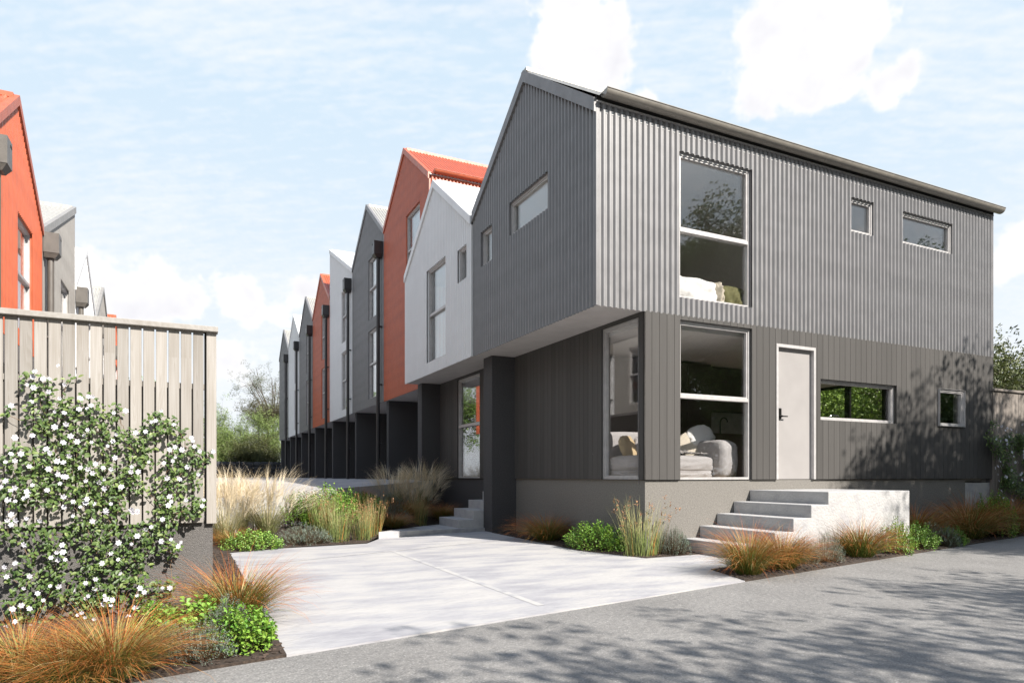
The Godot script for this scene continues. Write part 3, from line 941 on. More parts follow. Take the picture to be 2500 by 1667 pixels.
	# glazed garden doors in the end wall, seen through the long low window
	for q in [[1.3, 2.28], [2.285, 3.265], [3.27, 4.25]]:
		mb = MB.new()
		for r in [[q[0], q[0] + 0.07, 1.09, 3.36], [q[1] - 0.07, q[1], 1.09, 3.36], [q[0] + 0.07, q[1] - 0.07, 1.09, 1.17], [q[0] + 0.07, q[1] - 0.07, 3.29, 3.36]]: mb.obox(Vector3(9.45, 0, 0), Vector3.FORWARD, UP, AX, r[0], r[1], r[2], r[3], -0.03, 0.03)
		var gd := part("garden_door", mb, M["black_metal"], h)
		mb = MB.new()
		mb.quad(Vector3(9.45, 1.17, -q[0] - 0.07), Vector3(9.45, 1.17, -q[1] + 0.07), Vector3(9.45, 3.29, -q[1] + 0.07), Vector3(9.45, 3.29, -q[0] - 0.07))
		part("pane", mb, M["glass"], gd)

func shift(holes: Array, d: float) -> Array:
	var r := []
	for q in holes: r.append([q[0] + d, q[1] + d, q[2], q[3]])
	return r

func second_house() -> void:
	var h := row_house({fx = 0.0, za = -4.5, wd = 4.52, m = Vector3.LEFT, eave = 6.28, apex = 7.89, sof = 3.526, deep = 9.4, mat = "white_metal", roof = "white_metal", ground = 0.0,
		holes = [[1.48, 2.76, 3.79, 5.97], [0.25, 0.75, 5.16, 5.85]], label = "white ribbed metal gable house between the charcoal corner house and the red house", group = "town houses of the right-hand row"})
	var o := Vector3(0.827, 0, -4.5)
	siding(h, o, Vector3.FORWARD, Vector3.LEFT, 0.2, 4.2, 1.07, 3.526, [[1.57, 2.96, 1.073, 3.465]], 8)
	window(h, o, Vector3.FORWARD, Vector3.LEFT, 1.57, 2.96, 1.073, 3.465, 2.32, -0.03, "siding_2")
	var mb := MB.new()
	mb.box(Vector3(0.867, -0.06, -9.0), Vector3(8.6, 1.062, -4.6))
	part("plinth", mb, M["dark_render"], h)
	mb = MB.new()
	mb.cbox(Vector3(0.33, 0.2, -9.06), Vector3(0.90, 3.526, -8.72), 0.008)
	part("corner_fin", mb, M["dark_render"], h)
	mb = MB.new()
	sheet_wall(mb, o, Vector3.FORWARD, Vector3.LEFT, 1.0, [[0.1, 3.6], [4.4, 3.6]], [[1.57, 2.96, 1.073, 3.465]], false, -0.17)
	mb.box(Vector3(0.95, 1.064, -8.9), Vector3(6.0, 1.078, -4.6))
	mb.box(Vector3(3.9, 1.08, -8.9), Vector3(3.95, 3.5, -4.6))
	mb.box(Vector3(0.95, 3.4, -8.9), Vector3(6.0, 3.46, -4.6))
	part("lower_inner_wall", mb, M["plaster"], h)

func rows() -> void:
	# right-hand row of three-storey houses over garages
	var z := [-8.98, -13.52, -18.1, -22.65, -27.15, -31.65, -36.2, -40.8]
	var kinds := [["red_metal", "red_metal", "tall red ribbed metal gable house rising behind the white gable house"],
		["charcoal_metal", "pale_roof_metal", "charcoal three-storey gable house over a garage, just past the tall red house"],
		["white_metal", "white_metal", "white three-storey house with a single-pitch roof over its garage"],
		["red_metal", "red_metal", "small-looking red gable house halfway down the lane past the white single-pitch house"],
		["charcoal_metal", "pale_roof_metal", "charcoal gable house third from the far end of the lane"],
		["white_metal", "white_metal", "narrow white gable house second from the far end of the lane"],
		["charcoal_metal", "pale_roof_metal", "charcoal gable house at the far end of the lane beside the trees"]]
	for i in 7:
		var wd: float = z[i] - z[i + 1] - 0.015
		var mono: bool = i == 2
		var h := row_house({fx = 0.65, za = z[i], wd = wd, m = Vector3.LEFT, eave = 9.12, apex = 11.2 if mono else 10.74, sof = 3.55, deep = 9.0, mat = kinds[i][0], roof = kinds[i][1], mono = mono, side = i == 0, ground = 1.0,
			holes = [[0.80, 2.12, 3.82, 6.19], [0.80, 2.12, 6.58, 8.70]], rain = 0.0 if i == 0 else 0.25, rain_y = 8.78, label = kinds[i][2], group = "town houses of the right-hand row"})
		garage(h, 0.72, z[i], z[i + 1], 1.0, 3.55)
		if i == 0:
			half_gutter(h, Vector3(0.72, 9.2, z[i] + 0.09), Vector3(9.6, 9.2, z[i] + 0.09), AZ, 0.085, M["red_metal"])
			var mb := MB.new()
			mb.box(Vector3(0.64, 9.085, z[i] - 0.01), Vector3(9.6, 9.105, z[i] + 0.04))
			part("eave_flashing", mb, M["aluminium"], h)
	# left-hand row, two storeys, facing the sun
	var zl := [0.0, -4.5, -9.05, -13.6, -18.1, -22.7, -27.3]
	var kl := [["grey_metal", "pale_roof_metal", "warm grey ribbed house mirrored in the corner window, first of the sunlit row"],
		["red_metal", "red_metal", "bright orange-red sunlit gable house cut by the photo's edge above the timber fence"],
		["grey_metal", "pale_roof_metal", "warm grey sunlit house with single-pitch roof next to the orange-red one"],
		["white_metal", "white_metal", "white sunlit gable house third above the timber fence"],
		["grey_metal", "pale_roof_metal", "pale grey sunlit gable peeking just above the timber fence"],
		["red_metal", "red_metal", "farthest orange-red roof showing as a sliver above the timber fence"]]
	for i in 6:
		var wd: float = zl[i] - zl[i + 1] - 0.015
		var mono: bool = i == 2
		var h := row_house({fx = -7.9, za = zl[i], wd = wd, m = Vector3.RIGHT, eave = 6.30, apex = 8.36 if mono else 7.9, sof = 3.5, deep = 8.0, mat = kl[i][0], roof = kl[i][1], mono = mono, ground = 0.0 if i == 0 else 0.95,
			holes = [[2.3, 3.63, 3.79, 5.88]], rain = 0.0 if i == 0 else 0.175, rain_y = 6.26, rain_mat = "taupe_box", label = kl[i][2], group = "town houses of the left-hand row"})
		var mb := MB.new()
		mb.box(Vector3(-12.0, -0.06, zl[i + 1] + 0.01), Vector3(-8.6, 3.5, zl[i]))
		part("ground_floor_wall", mb, M["plinth_render"], h)

# ---------------------------------------------------------------- ground, paving, steps
func road_edge(x: float) -> float: return 2.558 - 0.2 * x

func paving() -> void:
	var flat := func(y: float) -> Callable: return func(_x: float, _z: float) -> float: return y
	var mb := MB.new()
	mb.poly([[-400, 400], [400, 400], [400, -400], [-400, -400]], flat.call(-0.075))
	structure("ground", mb, M["far_ground"])
	mb = MB.new()
	mb.poly([[-60, road_edge(-60)], [60, road_edge(60)], [60, road_edge(60) + 15], [-60, road_edge(-60) + 15]], flat.call(-0.012))
	structure("road", mb, M["asphalt"])
	# forecourt slab
	mb = MB.new()
	var court := [[-4.58, road_edge(-4.58)], [0.26, road_edge(0.26)], [0.53, 1.69], [1.56, 1.47], [1.56, 0.42], [0.51, 0.46], [0.17, -0.7], [0.30, -4.22], [0.86, -4.22], [0.86, -4.8], [-0.7, -4.5], [-2.06, -3.9], [-2.45, -3.19], [-3.06, -3.11], [-3.83, -3.04], [-4.58, -2.72]]
	mb.slab(court, flat.call(0.0), -0.07)
	var drive := structure("forecourt", mb, M["drive_concrete"])
	# smooth joint bands trowelled across the slab
	for b in [[[-4.57, -1.09], [0.28, -2.905], 0.06, 0.003], [[-2.37, -1.92], [-2.37, 2.76], 0.075, 0.0022]]:
		var a := Vector2(b[0][0], b[0][1])
		var e := Vector2(b[1][0], b[1][1])
		var w: Vector2 = (e - a).normalized().orthogonal() * b[2] * 0.5
		mb = MB.new()
		var lift: float = b[3]
		mb.quad(Vector3(a.x - w.x, lift, a.y - w.y), Vector3(a.x + w.x, lift, a.y + w.y), Vector3(e.x + w.x, lift, e.y + w.y), Vector3(e.x - w.x, lift, e.y - w.y))
		part("joint_band", mb, M["pale_concrete"], drive)
	# entry path, a step above the forecourt
	mb = MB.new()
	var tilt := func(x: float, _z: float) -> float: return 0.125 - 0.032 * (clampf(x, -2.1, 0.0) + 2.06)
	mb.slab([[-2.06, -3.9], [-0.7, -4.42], [0.86, -4.74], [0.86, -5.86], [-0.3, -5.86], [-1.0, -5.15]], tilt, -0.05)
	structure("entry_path", mb, M["pale_concrete"])
	# lane along the garages, with a ramp falling towards the street
	mb = MB.new()
	mb.slab([[-8.6, -9.0], [0.72, -9.0], [5.0, -9.0], [5.0, -46.0], [-8.6, -46.0]], flat.call(1.0), 0.0)
	structure("lane", mb, M["drive_concrete"])
	mb = MB.new()
	var fall := func(_x: float, z: float) -> float: return 1.0 - 0.05 * (z + 9.0)
	mb.slab([[0.70, -9.0], [-4.8, -4.0], [-8.6, -4.0], [-8.6, -9.0]], fall, 0.0)
	structure("lane_ramp", mb, M["drive_concrete"])
	var wall := thing("retaining_wall", "low concrete retaining wall holding up the lane behind the planting bed", "wall", Vector3(-2.0, 0, -6.5))
	mb = MB.new()
	var p := []
	var d := Vector3(-5.5, 0, 5.0).normalized()
	var side := Vector3(d.z, 0, -d.x)
	for top in [0.0, 1.0]:
		for q in [[0.0, 0.02], [1.0, 0.02], [1.0, 0.16], [0.0, 0.16]]:
			var at := Vector3(0.72, 0, -9.02).lerp(Vector3(-4.85, 0, -3.95), q[0])
			p.append(at - side * q[1] * -1.0 + UP * ((1.01 - 0.25 * q[0]) if top > 0 else -0.05))
	mb.hexa(p, true)
	part("wall_face", mb, M["pale_concrete"], wall)
	# planting beds
	var soil: Material = M["soil"]
	var beds := {
		"planting_bed": [[-4.58, road_edge(-4.58)], [-9.0, road_edge(-9.0)], [-9.0, 1.4], [-4.95, 1.4], [-4.95, -2.6], [-4.58, -2.72]],
		"planting_bed_2": [[0.86, -4.22], [0.30, -4.22], [0.17, -0.7], [0.51, 0.46], [1.56, 0.42], [1.56, -0.1], [0.86, -0.1]],
		"planting_bed_3": [[0.53, 1.69], [0.26, road_edge(0.26)], [14.0, road_edge(14.0)], [14.0, -0.4], [4.6, -0.1], [4.6, 1.40], [1.56, 1.40], [1.56, 1.47]]}
	var k := 0
	for b in beds.values():
		mb = MB.new()
		mb.slab(b, flat.call(0.006), -0.07)
		structure("planting_bed", mb, soil)
		mulch(b, flat.call(0.006), [2600, 900, 2600][k], 60 + k)
		k += 1
	mb = MB.new()
	var mid := [[-4.95, -2.6], [-4.58, -2.72], [-3.83, -3.04], [-3.06, -3.11], [-2.45, -3.19], [-2.06, -3.9], [-1.0, -5.15], [-0.3, -5.86], [0.9, -5.86], [0.9, -8.8], [0.45, -8.8], [-4.95, -3.85]]
	mb.poly(mid, bed_y)
	structure("planting_bed", mb, soil)
	mulch(mid, bed_y, 2600, 63)

func bed_y(x: float, z: float) -> float:   # the middle bed rises towards the retaining wall
	var front := -3.19 if x < -2.45 else (-3.19 - (x + 2.45) * 1.25 if x < -0.3 else -5.86)
	return 0.01 + 0.17 * clampf((front - z), 0.0, 3.0)

func mulch(poly: Array, y: Callable, count: int, seed_: int) -> void:
	var r := RandomNumberGenerator.new()
	r.seed = seed_
	var flat := PackedVector2Array()
	var lo := Vector2(1e9, 1e9)
	var hi := Vector2(-1e9, -1e9)
	for p in poly:
		var q := Vector2(maxf(p[0], -6.6), minf(p[1], 4.2))
		if p[0] > 11.0: q.x = 11.0
		flat.append(Vector2(p[0], p[1]))
		lo = lo.min(q)
		hi = hi.max(q)
	var chip := MB.new()
	chip.hexa([Vector3(-0.5, -0.1, 0.2), Vector3(0.4, -0.1, 0.28), Vector3(0.5, -0.1, -0.2), Vector3(-0.35, -0.1, -0.25), Vector3(-0.45, 0.1, 0.15), Vector3(0.42, 0.14, 0.2), Vector3(0.44, 0.08, -0.18), Vector3(-0.3, 0.12, -0.2)])
	var places := []
	var cols := []
	var tries := 0
	while places.size() < count and tries < count * 8:
		tries += 1
		var q := Vector2(r.randf_range(lo.x, hi.x), r.randf_range(lo.y, hi.y))
		if not Geometry2D.is_point_in_polygon(q, flat): continue
		var s := r.randf_range(0.02, 0.055)
		var b := Basis.from_euler(Vector3(r.randf_range(-0.35, 0.35), r.randf() * TAU, r.randf_range(-0.35, 0.35))).scaled(Vector3(s, s * 0.7, s))
		places.append(Transform3D(b, Vector3(q.x, y.call(q.x, q.y) + 0.006, q.y)))
		var t := r.randf_range(0.5, 1.5)
		cols.append(Color(0.055 * t, 0.038 * t, 0.028 * t))
	var o := scatter(numbered("bark_mulch"), chip.mesh(), M["chip"], places, cols, self)
	tag(o, "brown bark mulch covering a planting bed", "mulch", "", "stuff")

func steps(called: String, label: String, x0: float, tread: float, tops: Array, x1: float, z0: float, z1: float, base: float) -> void:
	var t := thing(called, label, "steps", Vector3((x0 + x1) / 2, base, (z0 + z1) / 2))
	for i in tops.size():
		var a := x0 + tread * i
		var b: float = x1 if i == tops.size() - 1 else x0 + tread * (i + 1)
		var mb := MB.new()
		mb.cbox(Vector3(a, base - 0.05, z0), Vector3(b + (0.0 if i == tops.size() - 1 else 0.02), tops[i], z1 - 0.0004 * i), 0.006)
		part("landing" if i == tops.size() - 1 else "step", mb, M["step_concrete"], t)

# ---------------------------------------------------------------- fences
func fences() -> void:
	var t := thing("timber_fence", "pale weathered timber fence with gaps between boards on a grey rendered wall", "fence", Vector3(-6.5, 0, 1.55), "timber fences")
	var mb := MB.new()
	mb.box(Vector3(-10.5, -0.05, 1.36), Vector3(-4.945, 0.735, 1.575))
	part("base_wall", mb, M["wall_render"], t)
	mb = MB.new()
	mb.cbox(Vector3(-10.5, 2.352, 1.535), Vector3(-4.905, 2.398, 1.66), 0.004)
	part("cap", mb, M["cap_timber"], t)
	var r := RandomNumberGenerator.new()
	r.seed = 4
	var x := -4.995 - 0.0225
	var k := 0
	while x > -8.2:
		mb = MB.new()
		var w := 0.0805
		mb.cbox(Vector3(x - w, 0.728 + r.randf_range(-0.003, 0.003), 1.60), Vector3(x, 2.353, 1.618 + r.randf_range(0.0, 0.003)), 0.003)
		part("board", mb, M["timber_%d" % (r.randi() % 6)], t)
		if k > 0:
			mb = MB.new()
			mb.box(Vector3(x - w * 0.5 + 0.002, 0.74, 1.562), Vector3(x + 0.0525, 1.86, 1.578))
			part("backing_board", mb, M["timber_%d" % (r.randi() % 6)], t)
		x -= 0.0925
		k += 1
	mb = MB.new()
	mb.cbox(Vector3(-4.995, 0.72, 1.594), Vector3(-4.917, 2.353, 1.62), 0.003)
	part("end_board", mb, M["timber_2"], t)
	mb = MB.new()
	mb.box(Vector3(-5.01, 0.735, 1.50), Vector3(-4.925, 2.351, 1.592))
	part("post", mb, M["gap_dark"], t)
	for y in [1.865, 0.9]:
		mb = MB.new()
		mb.box(Vector3(-10.4, y, 1.535 if y > 1.0 else 1.50), Vector3(-5.012, y + 0.045, 1.598 if y > 1.0 else 1.56))
		part("rail", mb, M["timber_1"], t)
	# darker fence at the far end of the street front
	t = thing("timber_fence", "dark grey close-boarded timber fence at the end of the house under a bushy tree", "fence", Vector3(10.5, 0, 0.0), "timber fences")
	mb = MB.new()
	mb.cbox(Vector3(9.43, 2.835, -0.09), Vector3(13.2, 2.885, 0.055), 0.004)
	part("cap", mb, M["old_timber_0"], t)
	x = 9.46
	while x < 13.0:
		mb = MB.new()
		mb.cbox(Vector3(x, 0.35, -0.005), Vector3(x + 0.107, 2.836, 0.018 + r.randf_range(0.0, 0.004)), 0.004)
		part("board", mb, M["old_timber_%d" % (r.randi() % 6)], t)
		x += 0.111
	mb = MB.new()
	mb.box(Vector3(9.46, 0.3, -0.05), Vector3(13.1, 2.83, -0.006))
	part("backing", mb, M["old_timber_4"], t)
	t = thing("concrete_kerb_block", "pale concrete block under the end of the charcoal street front", "concrete block", Vector3(9.3, 0, -0.2))
	mb = MB.new()
	mb.cbox(Vector3(8.64, -0.06, -0.45), Vector3(10.4, 0.99, -0.055), 0.008)
	part("block", mb, M["pale_concrete"], t)
	# stone wall closing the lane
	t = thing("stone_wall", "low dark basalt stone wall closing the far end of the lane", "wall", Vector3(-3, 1.0, -46))
	mb = MB.new()
	mb.box(Vector3(-9.5, 0.9, -46.6), Vector3(3.0, 2.18, -46.12))
	var core := part("core", mb, M["gap_dark"], t)
	var stones := []
	for i in 5:
		var sb := MB.new()
		soft(sb, Vector3.ZERO, Vector3(0.5, 0.5, 0.5), 3.2, 5, 0.10, 90 + i)
		stones.append(sb.mesh())
	for row in 4:
		var sx := -4.9 + r.randf() * 0.3
		while sx < 1.6:
			var w := r.randf_range(0.35, 0.75)
			piece("stone", stones[r.randi() % 5], M["basalt_%d" % (r.randi() % 3)], core, Vector3(sx + w / 2, 1.12 + row * 0.29 + r.randf_range(-0.03, 0.03), -46.12), Basis.from_euler(Vector3(0, 0, r.randf_range(-0.15, 0.15))).scaled_local(Vector3(w, r.randf_range(0.28, 0.36), 0.3)))
			sx += w * 0.96

# rounded, slightly lumpy block: cushions, mattresses, stones
func soft(mb: MB, at: Vector3, half: Vector3, power: float, k: int, lump: float, seed_: int) -> void:
	var n := FastNoiseLite.new()
	n.seed = seed_
	n.frequency = 1.6
	var pt := func(d: Vector3) -> Vector3:
		var a := d.abs()
		var len := pow(pow(a.x, power) + pow(a.y, power) + pow(a.z, power), 1.0 / power)
		var p := d / len
		return at + p * half * (1.0 + lump * n.get_noise_3d(p.x * 1.3 + seed_, p.y * 1.3, p.z * 1.3))
	for f in 6:
		var axis := f / 2
		var s := 1.0 if f % 2 == 0 else -1.0
		var grid := []
		for i in k + 1:
			for j in k + 1:
				var e := Vector3.ZERO
				var a := -1.0 + 2.0 * i / k
				var b := -1.0 + 2.0 * j / k
				if axis == 0: e = Vector3(s, a * s, b)
				elif axis == 1: e = Vector3(b, s, a * s)
				else: e = Vector3(a * s, b, s)
				grid.append(pt.call(e))
		var nor := []
		for i in k + 1:
			for j in k + 1:
				var i0 := maxi(i - 1, 0)
				var i1 := mini(i + 1, k)
				var j0 := maxi(j - 1, 0)
				var j1 := mini(j + 1, k)
				var m: Vector3 = (grid[i1 * (k + 1) + j] - grid[i0 * (k + 1) + j]).cross(grid[i * (k + 1) + j1] - grid[i * (k + 1) + j0]).normalized()
				if m.dot(grid[i * (k + 1) + j] - at) < 0: m = -m
				nor.append(m)
		for i in k:
			for j in k:
				var a := i * (k + 1) + j
				var b := a + k + 1
				mb.trin(grid[a], grid[b], grid[b + 1], nor[a], nor[b], nor[b + 1])
				mb.trin(grid[a], grid[b + 1], grid[a + 1], nor[a], nor[b + 1], nor[a + 1])

# ---------------------------------------------------------------- what shows through the windows
func cushion(label: String, m: String, at: Vector3, half: Vector3, turn: Vector3, seed_: int) -> void:
	var mb := MB.new()
	soft(mb, Vector3.ZERO, half, 2.6, 10, 0.12, seed_)
	var o := part("cushion", mb, M[m])
	o.position = at
	o.rotation = turn
	tag(o, label, "cushion", "cushions on the sofa")

func interiors() -> void:
	var y := 1.078
	var t := thing("sofa", "pale grey fabric sofa behind the lower street window", "sofa", Vector3(1.9, y, -0.9))
	for q in [["seat", Vector3(1.8, y + 0.24, -0.82), Vector3(0.85, 0.14, 0.42)], ["base", Vector3(1.8, y + 0.08, -0.82), Vector3(0.84, 0.08, 0.40)], ["arm", Vector3(2.78, y + 0.32, -0.8), Vector3(0.22, 0.32, 0.5)], ["backrest", Vector3(1.85, y + 0.42, -1.36), Vector3(1.0, 0.36, 0.16)]]:
		var mb := MB.new()
		soft(mb, q[1], q[2], 5.0, 12, 0.05, 7)
		part(q[0], mb, M["sofa_cloth"], t)
	cushion("pale grey square cushion at the near end of the sofa", "sofa_cloth", Vector3(1.62, y + 0.50, -1.02), Vector3(0.24, 0.22, 0.08), Vector3(-0.35, 0.25, 0.1), 3)
	cushion("beige cushion on the sofa behind the tall corner window", "beige_cloth", Vector3(1.22, y + 0.50, -0.95), Vector3(0.22, 0.2, 0.08), Vector3(-0.3, 0.5, 0.05), 5)
	cushion("cream cushion leaning on the sofa arm", "cream_cloth", Vector3(2.50, y + 0.54, -0.98), Vector3(0.26, 0.24, 0.09), Vector3(-0.3, -0.35, 0.6), 4)
	cushion("white cushion lying on top of the sofa arm", "white_cloth", Vector3(2.72, y + 0.72, -0.95), Vector3(0.26, 0.2, 0.08), Vector3(-0.5, -0.2, 0.35), 6)
	# throw over the seat: a rumpled sheet
	var th := MB.new()
	var n := FastNoiseLite.new()
	n.seed = 5
	n.frequency = 3.0
	var tp := func(i: int, j: int) -> Vector3:
		var a := i / 24.0
		var b := j / 24.0
		var px := 1.72 + 0.62 * a + 0.1 * b
		var pz := -1.18 + 0.72 * b
		var py := y + 0.395 + 0.035 * absf(n.get_noise_2d(px * 6.0, pz * 2.5)) * 2.0 + 0.24 * pow(1.0 - b, 3.0)
		return Vector3(px, py, pz)
	for i in 24:
		for j in 24:
			th.quad(tp.call(i, j), tp.call(i, j + 1), tp.call(i + 1, j + 1), tp.call(i + 1, j))
	tag(part("throw_blanket", th, M["grey_cloth"]), "rumpled dark grey throw blanket over the sofa seat", "blanket")
	# kitchen
	t = thing("kitchen_cabinets", "dark kitchen cabinets along the back of the ground floor room", "cabinet", Vector3(3.5, y, -2.6))
	var x := 1.2
	while x < 4.0:
		var mb := MB.new()
		mb.box(Vector3(x + 0.003, y + 0.06, -2.9), Vector3(x + 0.597, 3.32, -2.3))
		part("tall_door", mb, M["cabinet"], t)
		x += 0.6
	var cb := MB.new()
	cb.box(Vector3(4.2, y, -2.9), Vector3(6.4, y + 0.86, -2.32))
	part("base_unit", cb, M["cabinet"], t)
	cb = MB.new()
	cb.box(Vector3(4.2, y + 0.86, -2.9), Vector3(6.4, y + 0.895, -2.30))
	part("bench_top", cb, M["cabinet"], t)
	cb = MB.new()
	cb.box(Vector3(4.2, 2.46, -2.9), Vector3(6.4, 3.34, -2.55))
	part("wall_unit", cb, M["cabinet"], t)
	cb = MB.new()
	cb.box(Vector3(4.2, y + 0.9, -2.93), Vector3(6.4, 2.46, -2.9))
	part("splashback", cb, M["splash_stone"], t)
	t = thing("kitchen_tap", "black gooseneck kitchen tap in front of the pale splashback", "tap", Vector3(4.62, y + 0.895, -2.5))
	cb = MB.new()
	var last := Vector3(4.62, y + 0.895, -2.5)
	for i in 15:
		var q := Vector3(4.62, y + 1.14, -2.5)
		if i > 0:
			var a := PI * (i - 1) / 13.0
			q = Vector3(4.62 + 0.08 - 0.08 * cos(a), y + 1.14 + 0.09 * sin(a), -2.5 + 0.04 * (i / 14.0))
		cb.tube(last, q, 0.012, 0.012, 8, Color.WHITE, true)
		last = q
	part("spout", cb, M["black_metal"], t)
	t = thing("basin_tap", "small chrome tap standing just inside the long low window", "tap", Vector3(5.2, 2.08, -0.32))
	cb = MB.new()
	for s in [[Vector3(5.12, 2.0, -0.32), Vector3(5.12, 2.17, -0.32)], [Vector3(5.12, 2.17, -0.32), Vector3(5.15, 2.20, -0.32)], [Vector3(5.15, 2.20, -0.32), Vector3(5.32, 2.20, -0.32)], [Vector3(5.32, 2.20, -0.32), Vector3(5.35, 2.17, -0.32)], [Vector3(5.35, 2.17, -0.32), Vector3(5.35, 2.10, -0.32)]]:
		cb.tube(s[0], s[1], 0.012, 0.012, 8, Color.WHITE, true)
	part("spout", cb, M["chrome"], t)
	# bed
	t = thing("bed", "white bed with duvet seen at the foot of the upper street window", "bed", Vector3(2.1, 3.64, -1.2))
	cb = MB.new()
	soft(cb, Vector3(2.05, 3.84, -1.1), Vector3(0.95, 0.11, 0.82), 6.0, 10, 0.02, 3)
	part("mattress", cb, M["white_cloth"], t)
	cb = MB.new()
	cb.box(Vector3(1.12, 3.65, -1.9), Vector3(2.98, 3.76, -0.3))
	part("bed_base", cb, M["grey_cloth"], t)
	cb = MB.new()
	soft(cb, Vector3(1.98, 3.98, -1.05), Vector3(0.56, 0.29, 0.88), 4.5, 18, 0.06, 8)
	part("duvet", cb, M["white_cloth"], t)
	cb = MB.new()
	soft(cb, Vector3(1.36, 4.04, -0.62), Vector3(0.2, 0.2, 0.4), 2.6, 10, 0.12, 9)
	part("pillow", cb, M["white_cloth"], t)
	cb = MB.new()
	soft(cb, Vector3(2.75, 3.95, -1.05), Vector3(0.34, 0.28, 0.885), 4.0, 14, 0.08, 12)
	tag(part("olive_blanket", cb, M["olive_cloth"]), "olive green blanket folded over the end of the bed", "blanket")
	cb = MB.new()
	soft(cb, Vector3(2.47, 3.96, -1.04), Vector3(0.07, 0.29, 0.888), 4.0, 12, 0.1, 13)
	tag(part("green_throw", cb, M["cream_cloth"]), "pale green folded edge between duvet and olive blanket", "blanket")

# ---------------------------------------------------------------- plants
func rc(r: RandomNumberGenerator, a: Color, b: Color, spread := 0.15) -> Color:
	var c := a.lerp(b, r.randf())
	var t := 1.0 + r.randf_range(-spread, spread)
	return Color(c.r * t, c.g * t, c.b * t)

# one arching ribbon: starts at p, leans out along the heading, bends over by droop
func blade(mb: MB, p: Vector3, head: float, lean: float, droop: float, length: float, width: float, cols: Array, twist := 0.0, seg := 5) -> Vector3:
	var out := Vector3(cos(head), 0, sin(head))
	var side := Vector3(-out.z, 0, out.x)
	var last := p
	var lastw := side * width
	for i in seg:
		var t := (i + 1.0) / seg
		var a := lean + droop * pow(t, 1.4)
		var d := out * sin(a) + UP * cos(a)
		var q := last + d * (length / seg)
		var w := (side + d.cross(side) * twist).normalized() * width * (1.0 - pow(t, 1.6)) if i < seg - 1 else Vector3.ZERO
		var col: Color = cols[mini(int(t * cols.size()), cols.size() - 1)]
		if i < seg - 1:
			mb.tri(last - lastw, last + lastw, q + w, col)
			mb.tri(last - lastw, q + w, q - w, col)
		else:
			mb.tri(last - lastw, last + lastw, q, col)
		last = q
		lastw = w
	return last

func sedge_mesh(seed_: int, count: int, green: float) -> ArrayMesh:   # bronze sedge: olive at the crown, orange tips, unit size about 1 m across
	var r := RandomNumberGenerator.new()
	r.seed = seed_
	var mb := MB.new()
	for i in count:
		var h := r.randf() * TAU
		var k := sqrt(r.randf())
		var p := Vector3(cos(h), 0, sin(h)) * k * 0.13
		var g := rc(r, Color(0.085, 0.13, 0.02), Color(0.18, 0.22, 0.042), 0.25)
		var o := rc(r, Color(0.36, 0.09, 0.022), Color(0.50, 0.175, 0.045), 0.25)
		var s := rc(r, Color(0.42, 0.29, 0.12), Color(0.55, 0.40, 0.2), 0.2)
		var cols := [g, g, g, g.lerp(o, 0.55), o]
		var q := r.randf()
		if q > 0.94: cols = [g, s, s, s, s]
		elif q < green: cols = [g, g, g, g.lerp(s, 0.25), g.lerp(o, 0.6)]
		elif q < green + 0.13: cols = [g, o.lerp(g, 0.4), o, o, o]
		blade(mb, p, h + r.randf_range(-0.7, 0.7), 0.12 + k * r.randf_range(0.15, 0.75), r.randf_range(0.5, 1.35) + k * 0.3, r.randf_range(0.42, 0.82), r.randf_range(0.0015, 0.0028), cols, r.randf_range(-0.6, 0.6), 5)
	return mb.mesh()

func feather_mesh(seed_: int, stems: int) -> ArrayMesh:   # feather grass: green skirt below, pale silky plumes above
	var r := RandomNumberGenerator.new()
	r.seed = seed_
	var mb := MB.new()
	for i in 420:
		var h := r.randf() * TAU
		var p := Vector3(cos(h), 0, sin(h)) * sqrt(r.randf()) * 0.13
		var g := rc(r, Color(0.11, 0.14, 0.05), Color(0.24, 0.24, 0.10), 0.2)
		blade(mb, p, h + r.randf_range(-0.6, 0.6), r.randf_range(0.08, 0.5), r.randf_range(0.3, 1.0), r.randf_range(0.35, 0.75), 0.0026, [g, g, g.lerp(Color(0.42, 0.36, 0.2), 0.6)], r.randf_range(-0.5, 0.5), 4)
	for i in stems:
		var h := r.randf() * TAU
		var p := Vector3(cos(h), 0, sin(h)) * sqrt(r.randf()) * 0.1
		var lean := r.randf_range(0.06, 0.72)
		var st := rc(r, Color(0.40, 0.36, 0.2), Color(0.5, 0.42, 0.26), 0.15)
		var tip := blade(mb, p, h, lean, 0.25, r.randf_range(0.6, 0.92), 0.0022, [st], 0.0, 3)
		var pl := rc(r, Color(0.66, 0.54, 0.36), Color(0.80, 0.70, 0.53), 0.12)
		for k in 11:
			blade(mb, tip - UP * r.randf_range(0.0, 0.16) - Vector3(cos(h), 0, sin(h)) * 0.03, h + r.randf_range(-0.5, 0.5), lean + r.randf_range(0.0, 0.4), r.randf_range(0.25, 0.85), r.randf_range(0.22, 0.42), 0.0017, [pl], r.randf_range(-1, 1), 3)
	return mb.mesh()

